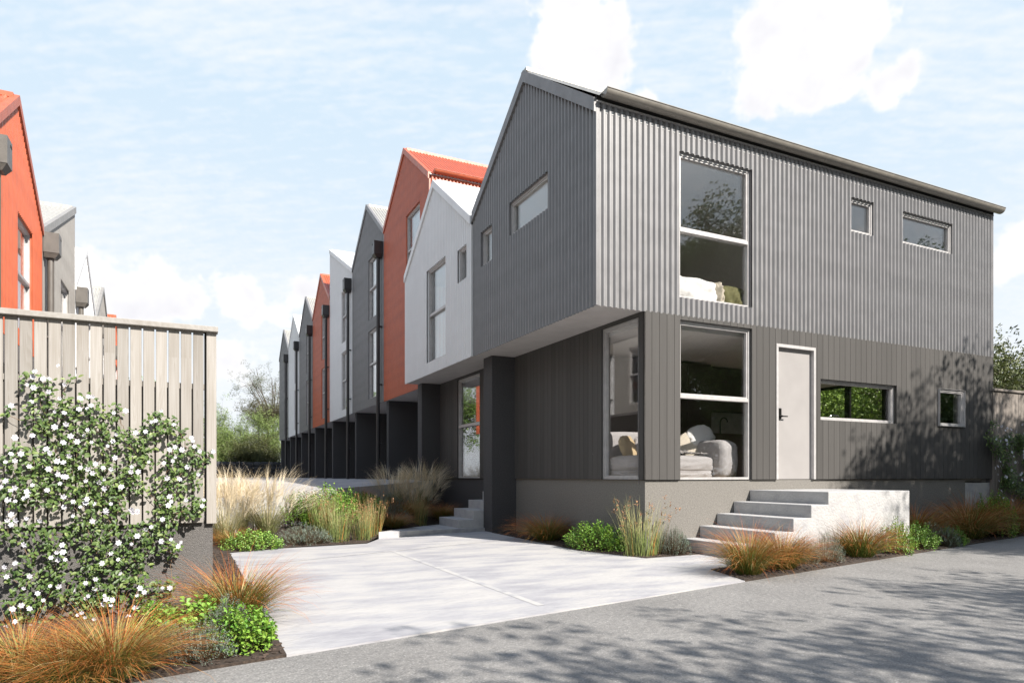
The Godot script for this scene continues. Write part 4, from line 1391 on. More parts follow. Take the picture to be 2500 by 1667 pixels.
func reed_mesh(seed_: int, count: int, orange: float) -> ArrayMesh:   # stiff upright rushes with brown seed heads
	var r := RandomNumberGenerator.new()
	r.seed = seed_
	var mb := MB.new()
	for i in count:
		var h := r.randf() * TAU
		var k := sqrt(r.randf())
		var p := Vector3(cos(h), 0, sin(h)) * k * 0.2
		var g := rc(r, Color(0.10, 0.14, 0.035), Color(0.24, 0.27, 0.09), 0.2)
		if r.randf() < orange: g = rc(r, Color(0.32, 0.13, 0.03), Color(0.42, 0.22, 0.06), 0.2)
		var tip := blade(mb, p, h + r.randf_range(-0.9, 0.9), 0.02 + k * r.randf_range(0.0, 0.2), r.randf_range(0.02, 0.4), r.randf_range(0.5, 1.0), r.randf_range(0.002, 0.0036), [g, g, g, g.lerp(Color(0.4, 0.34, 0.16), 0.4)], r.randf_range(-0.5, 0.5), 4)
		if r.randf() < 0.17:
			for j in 7:
				var b := rc(r, Color(0.24, 0.11, 0.05), Color(0.4, 0.22, 0.11), 0.2)
				blade(mb, tip - UP * r.randf_range(0.03, 0.12), r.randf() * TAU, r.randf_range(0.3, 1.3), 0.2, r.randf_range(0.02, 0.05), 0.006, [b], r.randf_range(-1, 1), 2)
	return mb.mesh()

# a leaf with a folded midrib: base at the transform's origin, tip along its y, face along its z
func add_leaf(mb: MB, t: Transform3D, length: float, width: float, col: Color, blunt := 0.0) -> void:
	var a := t * Vector3.ZERO
	var l1 := t * Vector3(-width * (0.42 - blunt * 0.2), length * 0.3, width * 0.12)
	var r1 := t * Vector3(width * (0.42 - blunt * 0.2), length * 0.3, width * 0.12)
	var l2 := t * Vector3(-width * (0.36 + blunt * 0.2), length * 0.68, width * 0.1)
	var r2 := t * Vector3(width * (0.36 + blunt * 0.2), length * 0.68, width * 0.1)
	var m := t * Vector3(0, length * 0.5, -width * 0.06)
	var e := t * Vector3(0, length, -width * 0.12)
	mb.tri(a, r1, m, col); mb.tri(r1, r2, m, col); mb.tri(r2, e, m, col)
	mb.tri(a, m, l1, col); mb.tri(l1, m, l2, col); mb.tri(l2, m, e, col)

func facing(dir: Vector3, roll: float) -> Basis:   # y along dir
	var y := dir.normalized()
	var x := y.cross(UP if absf(y.y) < 0.95 else AX).normalized()
	return Basis(x, y, x.cross(y)).rotated(y, roll)

func mound_mesh(seed_: int, count: int, length: float, width: float, a: Color, b: Color, blunt: float, high: float) -> ArrayMesh:   # leafy mound about 1 m across
	var r := RandomNumberGenerator.new()
	r.seed = seed_
	var n := FastNoiseLite.new()
	n.seed = seed_
	n.frequency = 2.2
	var mb := MB.new()
	var sprigs := int(count / 9.0)
	for i in sprigs:
		var h := r.randf() * TAU
		var k := sqrt(r.randf())
		var p := Vector3(cos(h) * k * 0.5, 0, sin(h) * k * 0.5)
		var hh := high * sqrt(maxf(0.05, 1.0 - k * k * 0.9)) * (1.0 + 0.45 * n.get_noise_2d(p.x * 1.4, p.z * 1.4))
		var depth := pow(r.randf(), 1.6) * 0.65
		var tip := Vector3(p.x, hh * (1.0 - depth), p.z)
		var lean := Vector3(p.x * 1.2 + r.randf_range(-0.3, 0.3), 0.75, p.z * 1.2 + r.randf_range(-0.3, 0.3)).normalized()
		var tone := rc(r, a, b, 0.12)
		for j in 9:
			var q := tip - lean * (0.012 + 0.014 * j) * length / 0.035
			var hd := j * 2.4 + r.randf() * 0.6
			var side := (lean.cross(AX).normalized()).rotated(lean, hd)
			var dir := (side * r.randf_range(0.7, 1.1) + lean * (0.75 - 0.07 * j)).normalized()
			add_leaf(mb, Transform3D(facing(dir, r.randf_range(-0.5, 0.5) + (0.0 if dir.y > -0.5 else PI)), q), length * r.randf_range(0.75, 1.15), width * r.randf_range(0.8, 1.15), Color(tone.r * r.randf_range(0.85, 1.15), tone.g * r.randf_range(0.9, 1.1), tone.b), blunt)
		mb.tube(Vector3(p.x * 0.6, 0, p.z * 0.6), tip, 0.003, 0.0015, 3, Color(0.09, 0.06, 0.035))
	return mb.mesh()

var plant_mesh := {}

func plant(called: String, label: String, category: String, mesh: String, at: Vector3, size: Vector3, turn: float, group: String) -> void:
	var t := thing(called, label, category, at, group)
	t.rotation.y = turn
	var o := MeshInstance3D.new()
	o.mesh = plant_mesh[mesh]
	o.material_override = M["leaf" if mesh.begins_with("leafy") or mesh.begins_with("silver") else "blade"]
	o.name = "foliage" if mesh.begins_with("leafy") or mesh.begins_with("silver") else "blades"
	o.scale = size
	o.set_meta("kind", "stuff")
	t.add_child(o)

func planting() -> void:
	for i in 4: plant_mesh["sedge%d" % i] = sedge_mesh(100 + i, [1500, 1300, 1300, 1800][i], [0.46, 0.56, 0.48, 0.5][i])
	for i in 2: plant_mesh["feather%d" % i] = feather_mesh(110 + i, 130)
	for i in 2: plant_mesh["reed%d" % i] = reed_mesh(120 + i, 260, [0.06, 0.4][i])
	var ga := Color(0.085, 0.20, 0.022)
	var gb := Color(0.24, 0.40, 0.055)
	plant_mesh["leafy0"] = mound_mesh(130, 2700, 0.042, 0.028, ga, gb, 0.6, 0.46)
	plant_mesh["leafy1"] = mound_mesh(131, 2700, 0.042, 0.028, ga, gb, 0.6, 0.5)
	plant_mesh["leafy2"] = mound_mesh(132, 2700, 0.045, 0.028, ga, gb, 0.4, 0.5)
	plant_mesh["leafy_near"] = mound_mesh(133, 1500, 0.072, 0.050, ga, gb, 0.7, 0.55)
	var sa := Color(0.10, 0.145, 0.105)
	var sb := Color(0.27, 0.34, 0.28)
	plant_mesh["silver0"] = mound_mesh(140, 4200, 0.024, 0.010, sa, sb, 0.0, 0.5)
	plant_mesh["silver1"] = mound_mesh(141, 4200, 0.024, 0.010, sa, sb, 0.0, 0.5)
	var gs := "bronze sedges"
	var gl := "bright green leafy shrubs"
	var gv := "silver-green shrubs"
	var gf := "feather grasses"
	var gr := "upright rushes"
	# foreground, under the timber fence
	plant("bronze_sedge", "round bronze sedge tuft at the corner of the rendered fence wall beside the concrete", "grass", "sedge0", Vector3(-4.80, 0, 2.28), Vector3(0.98, 0.92, 0.98), 0.4, gs)
	plant("bronze_sedge", "biggest bronze sedge at the bottom of the photo under the vine", "grass", "sedge3", Vector3(-5.52, 0, 3.55), Vector3(0.92, 0.74, 0.82), 2.0, gs)
	plant("bronze_sedge", "bronze sedge half cut off at the lower corner below the vine", "grass", "sedge1", Vector3(-5.98, 0, 3.32), Vector3(0.78, 0.66, 0.78), 4.0, gs)
	plant("bronze_sedge", "orange sedge tuft touching the road edge at the very bottom of the photo", "grass", "sedge2", Vector3(-5.72, 0, 3.66), Vector3(0.7, 0.6, 0.7), 5.2, gs)
	plant("leafy_shrub", "bright green round-leaved shrub below the nearest bronze sedge", "shrub", "leafy_near", Vector3(-5.08, 0, 2.78), Vector3(0.62, 0.54, 0.55), 0.2, gl)
	plant("leafy_shrub", "nearest bright green round-leaved shrub at the corner of road and concrete", "shrub", "leafy_near", Vector3(-4.83, 0, 3.22), Vector3(0.46, 0.56, 0.46), 1.7, gl)
	plant("leafy_shrub", "small green shrub at the foot of the rendered fence wall", "shrub", "leafy_near", Vector3(-5.34, 0, 2.45), Vector3(0.36, 0.45, 0.36), 2.7, gl)
	plant("silver_shrub", "silver-green shrub between the big sedge and the nearest leafy shrub", "shrub", "silver0", Vector3(-5.06, 0, 3.36), Vector3(0.42, 0.44, 0.36), 0.0, gv)
	plant("silver_shrub", "silver-green shrub between the two nearest leafy shrubs", "shrub", "silver1", Vector3(-4.90, 0, 3.0), Vector3(0.36, 0.62, 0.36), 1.0, gv)
	plant("silver_shrub", "small silver-green shrub against the rendered fence wall", "shrub", "silver0", Vector3(-5.26, 0, 2.20), Vector3(0.26, 0.42, 0.24), 2.0, gv)
	plant("silver_shrub", "silver-green shrub at the road edge beside the biggest sedge", "shrub", "silver1", Vector3(-5.22, 0, 3.10), Vector3(0.3, 0.4, 0.3), 3.0, gv)
	# middle bed
	plant("feather_grass", "large pale feather grass in full sun in the middle bed", "grass", "feather0", Vector3(-3.92, bed_y(-3.92, -4.1), -4.1), Vector3(1.15, 1.05, 1.15), 0.0, gf)
	plant("feather_grass", "pale feather grass rising right behind the end of the timber fence", "grass", "feather1", Vector3(-4.62, bed_y(-4.62, -3.6), -3.6), Vector3(0.95, 1.12, 0.95), 1.5, gf)
	plant("feather_grass", "pale feather grass behind the large sunlit one, before the lane ramp", "grass", "feather1", Vector3(-4.35, bed_y(-4.3, -4.2), -4.25), Vector3(0.9, 1.05, 0.9), 3.5, gf)
	plant("feather_grass", "shaded feather grass farther from the white house in front of the garages", "grass", "feather0", Vector3(-0.85, bed_y(-0.85, -7.2), -7.2), Vector3(0.95, 1.0, 0.95), 2.2, gf)
	plant("feather_grass", "shaded feather grass nearest the lower window of the white house", "grass", "feather1", Vector3(0.05, bed_y(0.05, -7.9), -7.9), Vector3(1.0, 1.12, 1.0), 4.4, gf)
	plant("feather_grass", "feather grass leaning out between the two shaded ones", "grass", "feather0", Vector3(-0.4, bed_y(-0.4, -7.0), -7.0), Vector3(0.8, 0.8, 0.8), 5.4, gf)
	plant("bronze_sedge", "orange sedge below the feather grass beside the fence end", "grass", "sedge1", Vector3(-4.5, 0.02, -3.25), Vector3(0.75, 0.6, 0.75), 0.9, gs)
	plant("leafy_shrub", "wide bright green shrub at the front corner of the middle bed", "shrub", "leafy0", Vector3(-4.25, 0.01, -2.98), Vector3(0.98, 0.66, 0.5), 0.15, gl)
	plant("silver_shrub", "wide silver-green mound at the front of the middle bed", "shrub", "silver0", Vector3(-3.42, 0.01, -3.42), Vector3(0.98, 0.66, 0.6), 0.1, gv)
	plant("rush", "green rushes with brown seed heads beside the silver mound in the middle bed", "grass", "reed0", Vector3(-2.86, 0.01, -3.62), Vector3(1.1, 0.82, 1.0), 0.0, gr)
	plant("rush", "clump of rushes in the middle bed just before the path's end", "grass", "reed0", Vector3(-2.42, 0.01, -3.62), Vector3(0.85, 0.75, 0.8), 2.0, gr)
	plant("rush", "orange-tinted rushes touching the raised corner of the entry path", "grass", "reed1", Vector3(-2.14, 0.02, -4.15), Vector3(0.9, 0.86, 0.9), 3.0, gr)
	plant("rush", "tall rushes behind the silver mound, half hidden by the front clump", "grass", "reed0", Vector3(-3.0, bed_y(-3.0, -4.1), -4.1), Vector3(1.0, 0.85, 1.0), 4.0, gr)
	plant("leafy_shrub", "dark green shrub against the low retaining wall below the lane", "shrub", "leafy2", Vector3(-2.6, bed_y(-2.6, -5.3), -5.35), Vector3(1.35, 1.15, 0.9), 0.5, gl)
	plant("leafy_shrub", "dark green shrub in front of the small tuft in the middle bed", "shrub", "leafy2", Vector3(-1.95, bed_y(-1.95, -5.5), -5.5), Vector3(1.15, 0.95, 0.8), 1.9, gl)
	plant("leafy_shrub", "mid-green shrub behind the rushes in the middle bed", "shrub", "leafy1", Vector3(-2.75, bed_y(-2.7, -4.5), -4.5), Vector3(1.1, 0.95, 0.8), 3.1, gl)
	plant("silver_shrub", "dim silver-green shrub in house shade near the retaining wall", "shrub", "silver1", Vector3(-1.25, bed_y(-1.25, -6.3), -6.3), Vector3(1.2, 0.85, 0.8), 0.7, gv)
	plant("bronze_sedge", "small dark spiky tuft standing alone against the lane in shade", "grass", "sedge2", Vector3(-1.85, bed_y(-1.85, -6.3), -6.3), Vector3(0.78, 0.95, 0.78), 1.3, gs)
	plant("bronze_sedge", "orange sedge spreading over the back edge of the entry path", "grass", "sedge0", Vector3(-1.5, bed_y(-1.5, -4.95), -4.95), Vector3(0.95, 0.6, 0.9), 2.6, gs)
	plant("bronze_sedge", "dull orange sedge in shade between path and feather grass", "grass", "sedge1", Vector3(-0.75, bed_y(-0.75, -6.2), -6.25), Vector3(1.1, 0.85, 1.0), 3.9, gs)
	plant("bronze_sedge", "dark reddish sedge beside the concrete steps of the white house", "grass", "sedge3", Vector3(0.1, bed_y(0.1, -6.5), -6.5), Vector3(0.9, 0.75, 0.8), 5.0, gs)
	plant("rush", "shaded rushes at the corner of entry path and white house steps", "grass", "reed0", Vector3(-0.72, 0.03, -5.8), Vector3(1.2, 0.8, 0.7), 5.0, gr)
	plant("leafy_shrub", "green shrub filling the gap left of the spiky tuft below the lane", "shrub", "leafy2", Vector3(-3.3, bed_y(-3.3, -4.9), -4.85), Vector3(1.1, 1.05, 0.8), 2.3, gl)
	plant("silver_shrub", "silver-green shrub between path edge and orange sedge in the middle bed", "shrub", "silver0", Vector3(-1.35, bed_y(-1.35, -5.5), -5.5), Vector3(0.8, 0.7, 0.6), 2.7, gv)
	plant("bronze_sedge", "orange sedge in front of the shaded feather grasses", "grass", "sedge2", Vector3(-1.1, bed_y(-1.1, -5.9), -5.9), Vector3(1.1, 0.8, 0.9), 0.7, gs)
	# bed at the corner of the charcoal house
	plant("bronze_sedge", "bronze sedge between the dark corner fin and the green shrub", "grass", "sedge0", Vector3(0.52, 0, -2.35), Vector3(1.12, 0.9, 1.25), 1.1, gs)
	plant("leafy_shrub", "green shrub below the tall corner window", "shrub", "leafy0", Vector3(0.48, 0, -0.78), Vector3(0.7, 0.95, 1.2), 0.3, gl)
	plant("rush", "tall rushes at the sunny corner of the house plinth", "grass", "reed0", Vector3(0.66, 0, 0.16), Vector3(1.45, 0.92, 0.95), 0.0, gr)
	plant("silver_shrub", "silver-green shrub at the foot of the street steps", "shrub", "silver0", Vector3(1.18, 0, 0.2), Vector3(0.75, 0.78, 0.48), 1.3, gv)
	# bed along the road
	plant("bronze_sedge", "largest bronze sedge in front of the street steps", "grass", "sedge0", Vector3(0.66, 0, 2.16), Vector3(1.15, 1.08, 1.0), 0.6, gs)
	plant("bronze_sedge", "second bronze sedge from the concrete in front of the street steps", "grass", "sedge3", Vector3(1.36, 0, 2.02), Vector3(1.15, 0.92, 0.95), 3.6, gs)
	plant("silver_shrub", "silver-green shrub between two bronze sedges in the road bed", "shrub", "silver1", Vector3(2.38, 0, 1.80), Vector3(0.55, 0.72, 0.45), 0.0, gv)
	plant("silver_shrub", "small silver-green shrub tucked behind the second bronze sedge", "shrub", "silver0", Vector3(2.0, 0, 1.75), Vector3(0.5, 0.65, 0.4), 2.0, gv)
	plant("bronze_sedge", "bronze sedge leaning on the white side of the street landing", "grass", "sedge2", Vector3(3.25, 0, 1.66), Vector3(1.1, 1.08, 0.85), 2.4, gs)
	plant("leafy_shrub", "bright green shrub at the corner of the street landing", "shrub", "leafy1", Vector3(4.2, 0, 1.5), Vector3(0.8, 0.98, 0.55), 0.8, gl)
	plant("leafy_shrub", "bright green shrub just past the corner of the street landing", "shrub", "leafy0", Vector3(5.0, 0, 1.32), Vector3(0.75, 0.9, 0.55), 2.8, gl)
	plant("silver_shrub", "silver-green shrub at the end of the sunny road bed", "shrub", "silver1", Vector3(5.72, 0, 1.2), Vector3(0.7, 0.72, 0.5), 1.9, gv)
	plant("leafy_shrub", "green shrub behind the last silver shrub of the road bed", "shrub", "leafy1", Vector3(6.1, 0, 1.2), Vector3(0.5, 0.6, 0.5), 4.4, gl)
	plant("bronze_sedge", "dark shaded sedge right beside the street landing below the low window", "grass", "sedge2", Vector3(6.1, 0, 0.55), Vector3(1.6, 1.3, 1.25), 1.2, gs)
	plant("bronze_sedge", "large shaded sedge at the photo's edge by the road", "grass", "sedge0", Vector3(7.5, 0, 0.68), Vector3(1.7, 1.3, 1.3), 3.3, gs)
	plant("bronze_sedge", "shaded reddish sedge under the flowering vine of the dark fence", "grass", "sedge3", Vector3(9.2, 0, 0.42), Vector3(1.5, 1.4, 1.1), 4.7, gs)
	plant("bronze_sedge", "shaded sedge behind the landing against the plinth", "grass", "sedge3", Vector3(5.35, 0, 0.3), Vector3(1.4, 1.4, 0.9), 0.2, gs)
	plant("bronze_sedge", "shaded sedge against the concrete block under the house end", "grass", "sedge1", Vector3(8.2, 0, 0.3), Vector3(1.5, 1.5, 1.0), 2.2, gs)
	plant("leafy_shrub", "green shrub rising among the shaded sedges near the concrete block", "shrub", "leafy1", Vector3(8.5, 0, 0.55), Vector3(1.1, 1.6, 0.8), 0.4, gl)

func petal_mesh() -> ArrayMesh:   # open white flower with six petals and a dark eye
	var mb := MB.new()
	for k in 6:
		var b := Basis(Vector3.BACK, TAU * k / 6.0) * Basis(Vector3.RIGHT, 0.18)
		add_leaf(mb, Transform3D(b, Vector3.ZERO), 0.5, 0.42, Color(0.56, 0.555, 0.60))
	for k in 5:
		var a := TAU * k / 5.0
		var c := TAU * (k + 1) / 5.0
		mb.tri(Vector3(0, 0, 0.09), Vector3(cos(a), sin(a), 0.5) * 0.08, Vector3(cos(c), sin(c), 0.5) * 0.08, Color(0.22, 0.16, 0.25))
	return mb.mesh()

# leaves, stems and flowers over a flat wall facing +z; blobs are x, y, radius triples
func vine(called: String, label: String, blobs: Array, flowers: Array, z: float, per: float, seed_: int, big: float, root: Vector3) -> void:
	var t := thing(called, label, "vine", root, "flowering vines")
	var r := RandomNumberGenerator.new()
	r.seed = seed_
	var leaves := []
	for v in 3:
		var mb := MB.new()
		add_leaf(mb, Transform3D.IDENTITY, 1.0, [0.62, 0.72, 0.54][v], Color.WHITE)
		leaves.append(mb.mesh())
	var spots := []
	for i in range(0, blobs.size(), 3):
		var rad: float = blobs[i + 2]
		for k in int(per * rad * rad) + 3:
			var a := r.randf() * TAU
			var d := sqrt(r.randf()) * rad * 1.12
			spots.append(Vector3(blobs[i] + cos(a) * d, blobs[i + 1] + sin(a) * d * 0.95, z + 0.015 + pow(r.randf(), 1.4) * minf(0.17, rad * 1.6)))
	# stems: thin twigs that climb from blob to blob
	var sb := MB.new()
	for i in range(0, blobs.size(), 3):
		var p := Vector3(blobs[i], blobs[i + 1], z + 0.03)
		var best := -1
		var bd := 1e9
		for j in range(0, blobs.size(), 3):
			if blobs[j + 1] < p.y - 0.03:
				var d := Vector2(blobs[j] - p.x, (blobs[j + 1] - p.y) * 0.8).length()
				if d < bd:
					bd = d
					best = j
		var q := Vector3(p.x + r.randf_range(-0.1, 0.1), 0.0, z + 0.05) if best < 0 else Vector3(blobs[best], blobs[best + 1], z + 0.03)
		var last := p
		for s in 4:
			var e := p.lerp(q, (s + 1) / 4.0) + Vector3(r.randf_range(-0.015, 0.015), r.randf_range(-0.015, 0.015), r.randf_range(-0.01, 0.02))
			sb.tube(last, e, 0.0022, 0.0024, 4, Color(0.20, 0.14, 0.09))
			last = e
	part("stem", sb, M["chip"], t)
	var places := []
	var cols := []
	for i in spots.size():
		var droop := Vector3(r.randf_range(-0.9, 0.9), r.randf_range(-1.0, 0.25), r.randf_range(0.05, 0.55)).normalized()
		var x := droop.cross(Vector3(r.randf_range(-0.3, 0.3), r.randf_range(0.3, 0.9), r.randf_range(0.5, 1.0)).normalized()).normalized()
		var b := Basis(x, droop, x.cross(droop))
		if b.z.z < 0: b = Basis(-b.x, b.y, -b.z)
		var s := r.randf_range(0.026, 0.05) * big
		var c := rc(r, Color(0.042, 0.085, 0.018), Color(0.105, 0.165, 0.038), 0.15)
		if r.randf() < 0.12: c = rc(r, Color(0.15, 0.21, 0.06), Color(0.2, 0.25, 0.08))
		places.append(Transform3D(b.scaled_local(Vector3(s, s, s)), spots[i]))
		cols.append(c)
	# the largest leaves one by one, the rest together
	var tints := []
	for k in 6:
		var m: StandardMaterial3D = M["leaf"].duplicate()
		m.vertex_color_use_as_albedo = false
		var c: Color = [Color(0.045, 0.09, 0.02), Color(0.07, 0.12, 0.026), Color(0.1, 0.155, 0.036), Color(0.058, 0.105, 0.024), Color(0.085, 0.135, 0.032), Color(0.165, 0.22, 0.066)][k]
		m.albedo_color = lin(c.r, c.g, c.b)
		tints.append(m)
	var order := range(places.size())
	order.sort_custom(func(p, q): return places[p].basis.y.length() * (1.0 + spots[p].z - z) > places[q].basis.y.length() * (1.0 + spots[q].z - z))
	var rest := []
	var rest_c := []
	for i in order.size():
		var at: int = order[i]
		if i < 300: piece("leaf", leaves[at % 3], tints[at % 6], t, places[at].origin, places[at].basis)
		else:
			rest.append(Transform3D(places[at].basis, places[at].origin - t.position))
			rest_c.append(cols[at])
	scatter("foliage", leaves[0], M["leaf"], rest, rest_c, t)
	var fm := petal_mesh()
	for i in range(0, flowers.size(), 2):
		var tilt := Basis.from_euler(Vector3(r.randf_range(-0.6, 0.35), r.randf_range(-0.5, 0.6), r.randf() * TAU))
		var s := r.randf_range(0.030, 0.052) * big
		piece("flower", fm, M["petal"], t, Vector3(flowers[i], flowers[i + 1], z + r.randf_range(0.14, 0.22)), tilt.scaled_local(Vector3(s, s, s)))

func vines() -> void:
	vine("flowering_vine", "white-flowered climbing vine covering the pale timber fence in the foreground", VINE_BLOBS, VINE_FLOWERS, 1.63, 4500.0, 31, 1.0, Vector3(-5.8, 0, 1.63))
	var r := RandomNumberGenerator.new()
	r.seed = 8
	var blobs := []
	var fl := []
	for i in 64:
		var y := r.randf_range(0.55, 2.15)
		var lo := 9.15 if y > 1.5 else 9.35
		blobs.append_array([r.randf_range(lo, 11.6), y * r.randf_range(0.85, 1.0), r.randf_range(0.08, 0.15)])
	for i in 4: blobs.append_array([9.15 + 0.1 * i, 1.9 - 0.12 * i, 0.12])
	blobs.append_array([9.32, 2.2, 0.06, 9.3, 2.1, 0.07, 10.5, 2.25, 0.1])
	for i in 105: fl.append_array([r.randf_range(9.1, 11.5), r.randf_range(0.6, 2.2)])
	vine("flowering_vine", "shaded vine with small white flowers on the dark fence at the house end", blobs, fl, 0.04, 3800.0, 32, 1.45, Vector3(10.2, 0, 0.04))

# ---------------------------------------------------------------- trees
func cluster_mesh(seed_: int, count: int, spread: float, length: float, width: float) -> ArrayMesh:
	var r := RandomNumberGenerator.new()
	r.seed = seed_
	var mb := MB.new()
	for i in count:
		var d := Vector3(r.randfn(), r.randfn(), r.randfn()).normalized()
		var p := d * spread * pow(r.randf(), 0.5)
		var dir := (d + Vector3(0, r.randf_range(-0.6, 0.5), 0) + Vector3(r.randfn(), r.randfn(), r.randfn()) * 0.4).normalized()
		var t := r.randf_range(0.75, 1.2)
		add_leaf(mb, Transform3D(facing(dir, r.randf() * TAU), p), length * r.randf_range(0.7, 1.2), width * r.randf_range(0.8, 1.2), Color(t, t, t))
	return mb.mesh()

var clusters := {}

# trunk, limbs and twigs towards points in an ellipsoid crown, leaf clusters round the twig ends
func tree(called: String, label: String, base: Vector3, top_trunk: float, trunk_r: float, crown: Vector3, radii: Vector3, limbs: int, twigs: int, per: int, spread: float, cl: String, a: Color, b: Color, seed_: int, group: String, size := 1.0) -> void:
	var t := thing(called, label, "tree" if trunk_r > 0.03 else "shrub", base, group)
	var r := RandomNumberGenerator.new()
	r.seed = seed_
	var mb := MB.new()
	var fork := base + Vector3(r.randf_range(-0.1, 0.1), top_trunk, r.randf_range(-0.1, 0.1))
	var last := base - UP * 0.1
	for i in 4:
		var q := base.lerp(fork, (i + 1) / 4.0) + Vector3(r.randf_range(-1, 1), 0, r.randf_range(-1, 1)) * trunk_r * 0.4
		mb.tube(last, q, trunk_r * (1.0 - 0.12 * i), trunk_r * (0.88 - 0.12 * i), 9)
		last = q
	fork = last
	var places := []
	var cols := []
	for i in limbs:
		var d := Vector3(r.randfn(), r.randfn() * 0.8 + 0.15, r.randfn()).normalized() * pow(r.randf(), 0.4)
		var end := crown + d * radii * 0.8
		var mid := fork.lerp(end, 0.5) + UP * radii.y * 0.12 + Vector3(r.randf_range(-1, 1), 0, r.randf_range(-1, 1)) * radii.x * 0.08
		mb.tube(fork, mid, trunk_r * 0.45, trunk_r * 0.28, 6)
		mb.tube(mid, end, trunk_r * 0.28, trunk_r * 0.12, 5)
		var tone := rc(r, a, b, 0.1)
		for k in twigs:
			var s := mid.lerp(end, r.randf_range(0.25, 1.0))
			var e := s + Vector3(r.randfn() * radii.x, r.randfn() * radii.y, r.randfn() * radii.z) * 0.26
			var rel := (e - crown) / radii
			if rel.length() > 1.0: e = crown + rel.normalized() * radii * r.randf_range(0.85, 1.05)
			mb.tube(s, e, trunk_r * 0.1, trunk_r * 0.04, 3)
			for j in per:
				var p := e + Vector3(r.randfn(), r.randfn(), r.randfn()) * spread
				var sc := r.randf_range(0.75, 1.3) * size
				places.append(Transform3D(Basis.from_euler(Vector3(r.randf() * TAU, r.randf() * TAU, r.randf() * TAU)).scaled(Vector3(sc, sc, sc)), p - base))
				cols.append(rc(r, tone, a.lerp(b, r.randf()), 0.18))
	part("trunk", mb, M["bark"], t)
	scatter("crown", clusters[cl], M["leaf"], places, cols, t)

